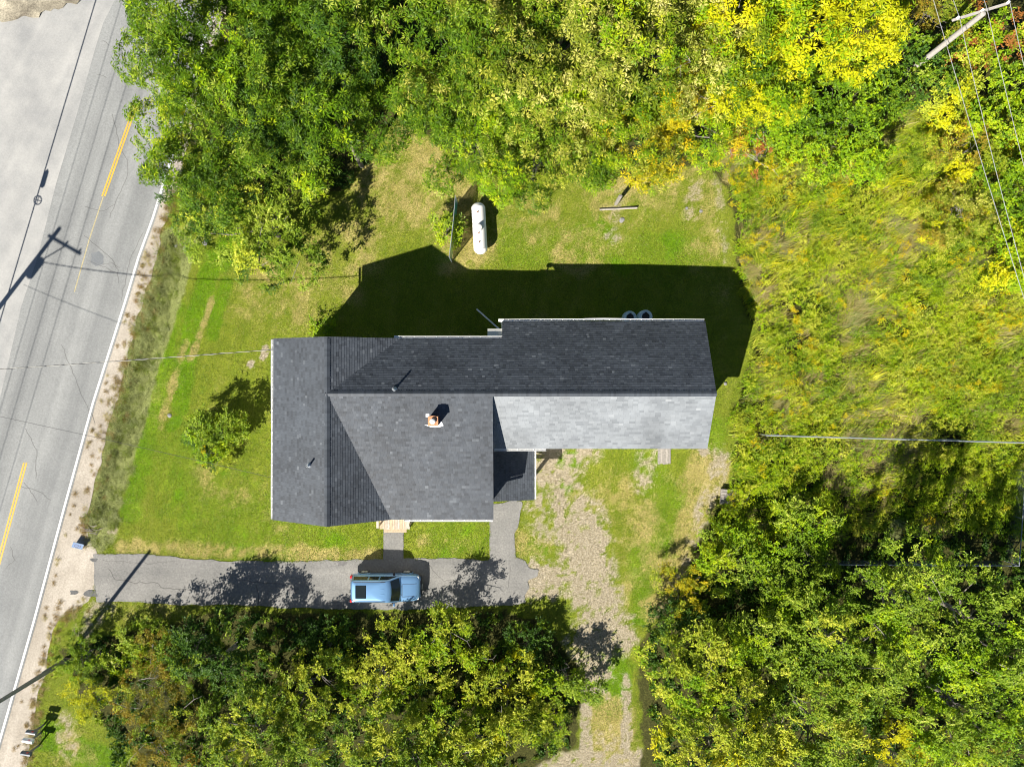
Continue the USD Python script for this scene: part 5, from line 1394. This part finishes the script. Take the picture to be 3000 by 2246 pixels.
    ('shrub', 'dark bush at the track side of the right thicket', 'shrub', 1985, 1810, 1.4, 2.2, [('dark', .7), ('apple', .3)], 'broad', dict()),
]
for k, (nm, lab, cat, px, py, r, h, pal, shp_, kw) in enumerate(TREES):
    kw = dict(kw)
    if cat == 'shrub':
        kw.setdefault('flat', .6); kw.setdefault('trunk', .045); kw.setdefault('stems', 3); kw.setdefault('lobe_r', .38 + .20 * r)
    tree(nm, lab, cat, px, py, r, h, pal, shp_, seed=k + 1, **kw)

# ---------------------------------------------------------------- ground plants
def field(name, label, protos, n_per_m2, poly_px, accept, sc=(.8, 1.2), up=(0, 0, 1), wild=.15, cat=None, yaw=None, seed=0, size=None):
    r = np.random.default_rng(900 + seed)
    pg = Polygon(XY(*np.array(poly_px, float).T)).buffer(0)
    x0, y0, x1, y1 = pg.bounds
    n = int((x1 - x0) * (y1 - y0) * n_per_m2)
    x, y = r.uniform(x0, x1, n), r.uniform(y0, y1, n)
    k = shapely.contains_xy(pg, x, y)
    x, y = x[k], y[k]
    ok, idx = accept(x, y, r)
    x, y, idx = x[ok], y[ok], idx[ok]
    n = len(x)
    u = np.tile(np.array(up, float), (n, 1)) + r.normal(0, wild, (n, 3)) * [1, 1, .3]
    yw = r.uniform(0, 6.28, n) if yaw is None else yaw + r.normal(0, .45, n)
    return tag(scatter(path_of(name), [proto(*p) for p in protos], np.column_stack([x, y, G(x, y) - .01]), quat_from_up(u, yw), r.uniform(*sc, n), idx), label, cat or name.replace('_', ' '), kind='stuff')


hard_all = shapely.union_all([hard, Polygon([(-13.0, 2.1), (-13.0, -7.3), (-1.4, -7.3), (-1.4, -3.3), (10.7, -3.3), (10.7, 3.1), (-.6, 3.1), (-.6, 2.1)])])
shapely.prepare(hard_all)
MS = {}


def at(x, y, key):
    """sample the painted ground masks"""
    i = np.clip(((x - gx[0]) / .2).round().astype(int), 0, nx - 1); j = np.clip(((y - gy[0]) / .2).round().astype(int), 0, ny - 1)
    return {'soil': soil, 'dry': dry, 'lush': lush, 'weed': weed, 'floor': floor}[key].reshape(nx, ny)[i, j]


def lawn(x, y, r):
    s, d, l, w, f = (at(x, y, k) for k in ('soil', 'dry', 'lush', 'weed', 'floor'))
    ok = ~shapely.contains_xy(hard_all, x, y) & (r.random(len(x)) > s * 1.15) & (f < .6) & (w < .5)
    u = r.random(len(x))
    return ok, np.where(u < d * .75, 6, np.where(u < d * .75 + l * .7, 3, 0)) + r.integers(0, 3, len(x))


LAWN = [(430, 330), (2200, 330), (2250, 1500), (1900, 1900), (1900, 2300), (0, 2300), (180, 1800), (230, 1500)]


def lawn_blades(n_m2, seed):
    """single-triangle grass blades over the lawn, three meshes by state of the turf"""
    r = np.random.default_rng(seed)
    pgw = Polygon(XY(*np.array(LAWN, float).T)).buffer(0)
    x0, y0, x1, y1 = pgw.bounds
    n = int((x1 - x0) * (y1 - y0) * n_m2)
    x, y = r.uniform(x0, x1, n), r.uniform(y0, y1, n)
    k = shapely.contains_xy(pgw, x, y) & ~shapely.contains_xy(hard_all.buffer(-.06), x, y)
    x, y = x[k], y[k]
    clump = noise2(x, y, 2.6, 55, 2) * .4 + noise2(x, y, 8.0, 56, 2) * .6
    stripe = np.sin((x * math.sin(RA) - y * math.cos(RA)) * 2 * np.pi / 1.15 + noise2(x, y, .3, 57) * 3) * np.clip((-6 - x) / 4, 0, 1)
    k = (at(x, y, 'floor') < .55) & (at(x, y, 'weed') < .5) & (r.random(len(x)) > np.clip(at(x, y, 'soil') * 1.5 + (clump - .5) * 2.2, 0, 1)) & (r.random(len(x)) < np.clip((clump - .36) * 6, .05, 1))
    x, y, clump, stripe = x[k], y[k], clump[k], stripe[k]
    d, l = at(x, y, 'dry'), at(x, y, 'lush')
    u = r.random(len(x)) + (clump - .5) * 1.6 + stripe * .12
    cls = np.where(u < d * .8, 2, np.where(u < d * .8 + l * .75, 1, 0))
    n = len(x)
    h = r.uniform(.035, .085, n) * (1 + .5 * (cls == 1)); w = r.uniform(.016, .034, n)
    a = r.uniform(0, 6.283, n); le = r.uniform(.3, 1.5, n)
    b = np.column_stack([x, y, G(x, y) + (noise2(x, y, 0.25, 21) - 0.5) * 0.10 + (noise2(x, y, 1.7, 22) - 0.5) * 0.05])
    s_ = np.column_stack([-np.sin(a), np.cos(a), 0 * a]) * (w / 2)[:, None]
    t = b + np.column_stack([np.cos(a) * np.sin(le), np.sin(a) * np.sin(le), np.cos(le) * .8 + .1]) * h[:, None]
    hold = thing('lawn_grass', label='mown grass of the lawn around the house', cat='grass', kind='stuff')
    tone = np.clip(r.uniform(.1, .65, n) + (clump - .5) * 3.2 + stripe * .13, 0, 1)
    for c, (m_, nm) in enumerate((('grass', 'green_blades'), ('lush', 'lush_blades'), ('straw', 'dry_blades'))):
        q_ = cls == c
        v = np.stack([b[q_] - s_[q_], b[q_] + s_[q_], t[q_]], 1).reshape(-1, 3)
        tag(mesh(nm, (v, np.arange(len(v)).reshape(-1, 3)), LEAF[m_], hold, prim_vars={'tone': np.repeat(tone[q_], 3)}), kind='stuff')


lawn_blades(700, 77)


def ditch_ok(x, y, r):
    w = at(x, y, 'weed')
    return (r.random(len(x)) < w) & ~shapely.contains_xy(hard_all, x, y), np.where(r.random(len(x)) < .75, 0, 3) + r.integers(0, 3, len(x))


field('ditch_grass', 'long dull olive grass in the ditch along the road', [('tuft', m, v) for m in ('olive', 'grass') for v in range(3)], 11, [(560, 690), (430, 690), (190, 1620), (330, 1620)], ditch_ok, (.8, 1.5), seed=2, cat='grass')


def verge_ok(x, y, r):
    d = shapely.distance(shapely.points(x, y), shp.exterior)
    return (r.random(len(x)) < np.exp(-(d / .42) ** 2)) & ~shapely.contains_xy(Polygon(W(ROAD_R + ROAD_L[::-1])).buffer(.35), x, y) & ~shapely.contains_xy(Polygon(W(DRIVE)).buffer(.7), x, y), np.where(r.random(len(x)) < .65, 0, 3) + r.integers(0, 3, len(x))


field('roadside_weeds', 'dry brown weeds along the edge of the gravel shoulder', [('tuft', m, v) for m in ('weed_brown', 'straw') for v in range(3)], 14, [(620, 430), (430, 620), (0, 2300), (250, 2300), (330, 1500)], verge_ok, (.5, 1.1), seed=3, cat='weeds')
MEADOW = [(2105, 470), (2200, 430), (2600, 330), (3100, 300), (3100, 1560), (2500, 1560), (2120, 1640), (2000, 1800), (1930, 1860), (1960, 1800), (2040, 1640), (2090, 1450), (2085, 1340), (2130, 1240), (2150, 1130), (2200, 1000), (2170, 880), (2140, 780), (2125, 640)]


def meadow_pick(x, y, r):
    n = noise2(x, y, .33, 77); n2_ = noise2(x, y, .9, 78)
    return n, n2_, at(x, y, 'floor')


def g_lodged(x, y, r):
    n, m, f = meadow_pick(x, y, r)
    px, py = to_px(x, y)
    w = np.clip((n - .50) * 7, 0, 1) * np.where(py > 1330, .2, 1.0)
    return (r.random(len(x)) < w) & (f > .45), np.where(r.random(len(x)) < .7, 0, 4) + r.integers(0, 4, len(x))


def g_forb(x, y, r):
    n, m, f = meadow_pick(x, y, r)
    px, py = to_px(x, y)
    w = np.clip(1.15 - np.clip((n - .48) * 6, 0, 1), .25, 1)
    u = r.random(len(x)) + (m - .5) * 1.6
    sel = np.where(u < .18, 6, np.where(u < .60, 0, 3)) + r.integers(0, 3, len(x))
    sel = np.where((py > 1330) & (sel >= 3) & (sel < 6) & (r.random(len(x)) < .6), sel - 3, sel)
    w = w * np.clip((noise2(x, y, 1.1, 79) - .36) * 9, 0.05, 1)
    return (r.random(len(x)) < w) & (f > .4), sel


def g_gold(x, y, r):
    n, m, f = meadow_pick(x, y, r)
    px, py = to_px(x, y)
    w = np.clip((noise2(x, y, .5, 80) - .50) * 5, 0, .5) * np.where(py > 1320, .12, np.where(py > 1150, .3, 1.0))
    return (r.random(len(x)) < w) & (f > .6), r.integers(0, 3, len(x))


field('meadow_grass', 'tan and green long grass lying over in the meadow', [('lodged', m, v) for m in ('straw', 'olive') for v in range(4)], 5, MEADOW, g_lodged, (.7, 1.25), wild=.1, yaw=.15, seed=4, cat='grass')
field('meadow_plants', 'leafy green weeds filling the meadow', [('forb', m, v) for m in ('lime', 'yellowgreen', 'apple') for v in range(3)], 9, MEADOW, g_forb, (.7, 1.35), wild=.18, yaw=0.2, seed=5, cat='weeds')
def g_streak(x, y, r):
    n, m, f = meadow_pick(x, y, r)
    px, py = to_px(x, y)
    w = np.clip((noise2(x, y, .9, 83) - .45) * 9, 0.03, 1) * np.where(py > 1310, .15, 1.0)
    u = r.random(len(x)) + (noise2(x, y, .45, 84) - .5) * 2.2
    return (r.random(len(x)) < w) & (f > .45), np.where(u < .3, 0, np.where(u < .65, 3, np.where(u < .85, 6, 9))) + r.integers(0, 3, len(x))


field('tall_grass', 'streaky golden green tall grass leaning to the right in the meadow', [('tall', m, v) for m in ('lime', 'yellowgreen', 'straw', 'yellow') for v in range(3)], 8, MEADOW, g_streak, (.7, 1.3), wild=.12, yaw=.1, seed=7, cat='grass')
field('goldenrod', 'yellow flowering goldenrod in the meadow', [('gold', 'gold', v) for v in range(3)], 5, MEADOW, g_gold, (.7, 1.1), wild=.12, seed=6, cat='flowers')
BRAMBLE = [(2110, 1330), (2230, 1290), (3100, 1310), (3100, 1560), (2500, 1540), (2140, 1650), (2060, 1640), (2100, 1450)]


def bramble_ok(x, y, r):
    n = noise2(x, y, .8, 91)
    return (r.random(len(x)) < np.clip((n - .34) * 6, .1, 1)) & (at(x, y, 'floor') > .5), np.where(r.random(len(x)) < .6, 0, 3) + r.integers(0, 3, len(x))


field('brambles', 'low leafy brambles between the silver fence and the right thicket', [('herb', m, v) for m in ('lime', 'apple') for v in range(3)], 9, BRAMBLE, bramble_ok, (.7, 1.5), wild=.25, seed=8, cat='brambles')
WOODS = [[(430, -100), (640, 430), (640, 600), (1010, 560), (1170, 330), (1240, 380), (1450, 510), (1830, 500), (2100, 430), (2220, 440), (2500, 200), (2700, -100)],
         [(220, 1860), (480, 1850), (640, 1805), (1100, 1815), (1480, 1800), (1590, 1850), (1680, 1980), (1670, 2160), (1560, 2240), (1500, 2340), (330, 2340), (330, 2160), (200, 2010)],
         [(1900, 1880), (2010, 1750), (2100, 1600), (3100, 1500), (3100, 2340), (1930, 2340)]]


def under_ok(x, y, r):
    return ~shapely.contains_xy(hard_all, x, y), np.where(r.random(len(x)) < .7, 0, 3) + r.integers(0, 3, len(x))


for k, w in enumerate(WOODS):
    field('undergrowth', 'shaded green undergrowth below the ' + ('trees behind the house', 'trees south of the driveway', 'right thicket')[k], [('herb', m, v) for m in ('dark', 'apple') for v in range(3)], 3.2, w, under_ok, (.8, 1.6), seed=10 + k, cat='undergrowth')
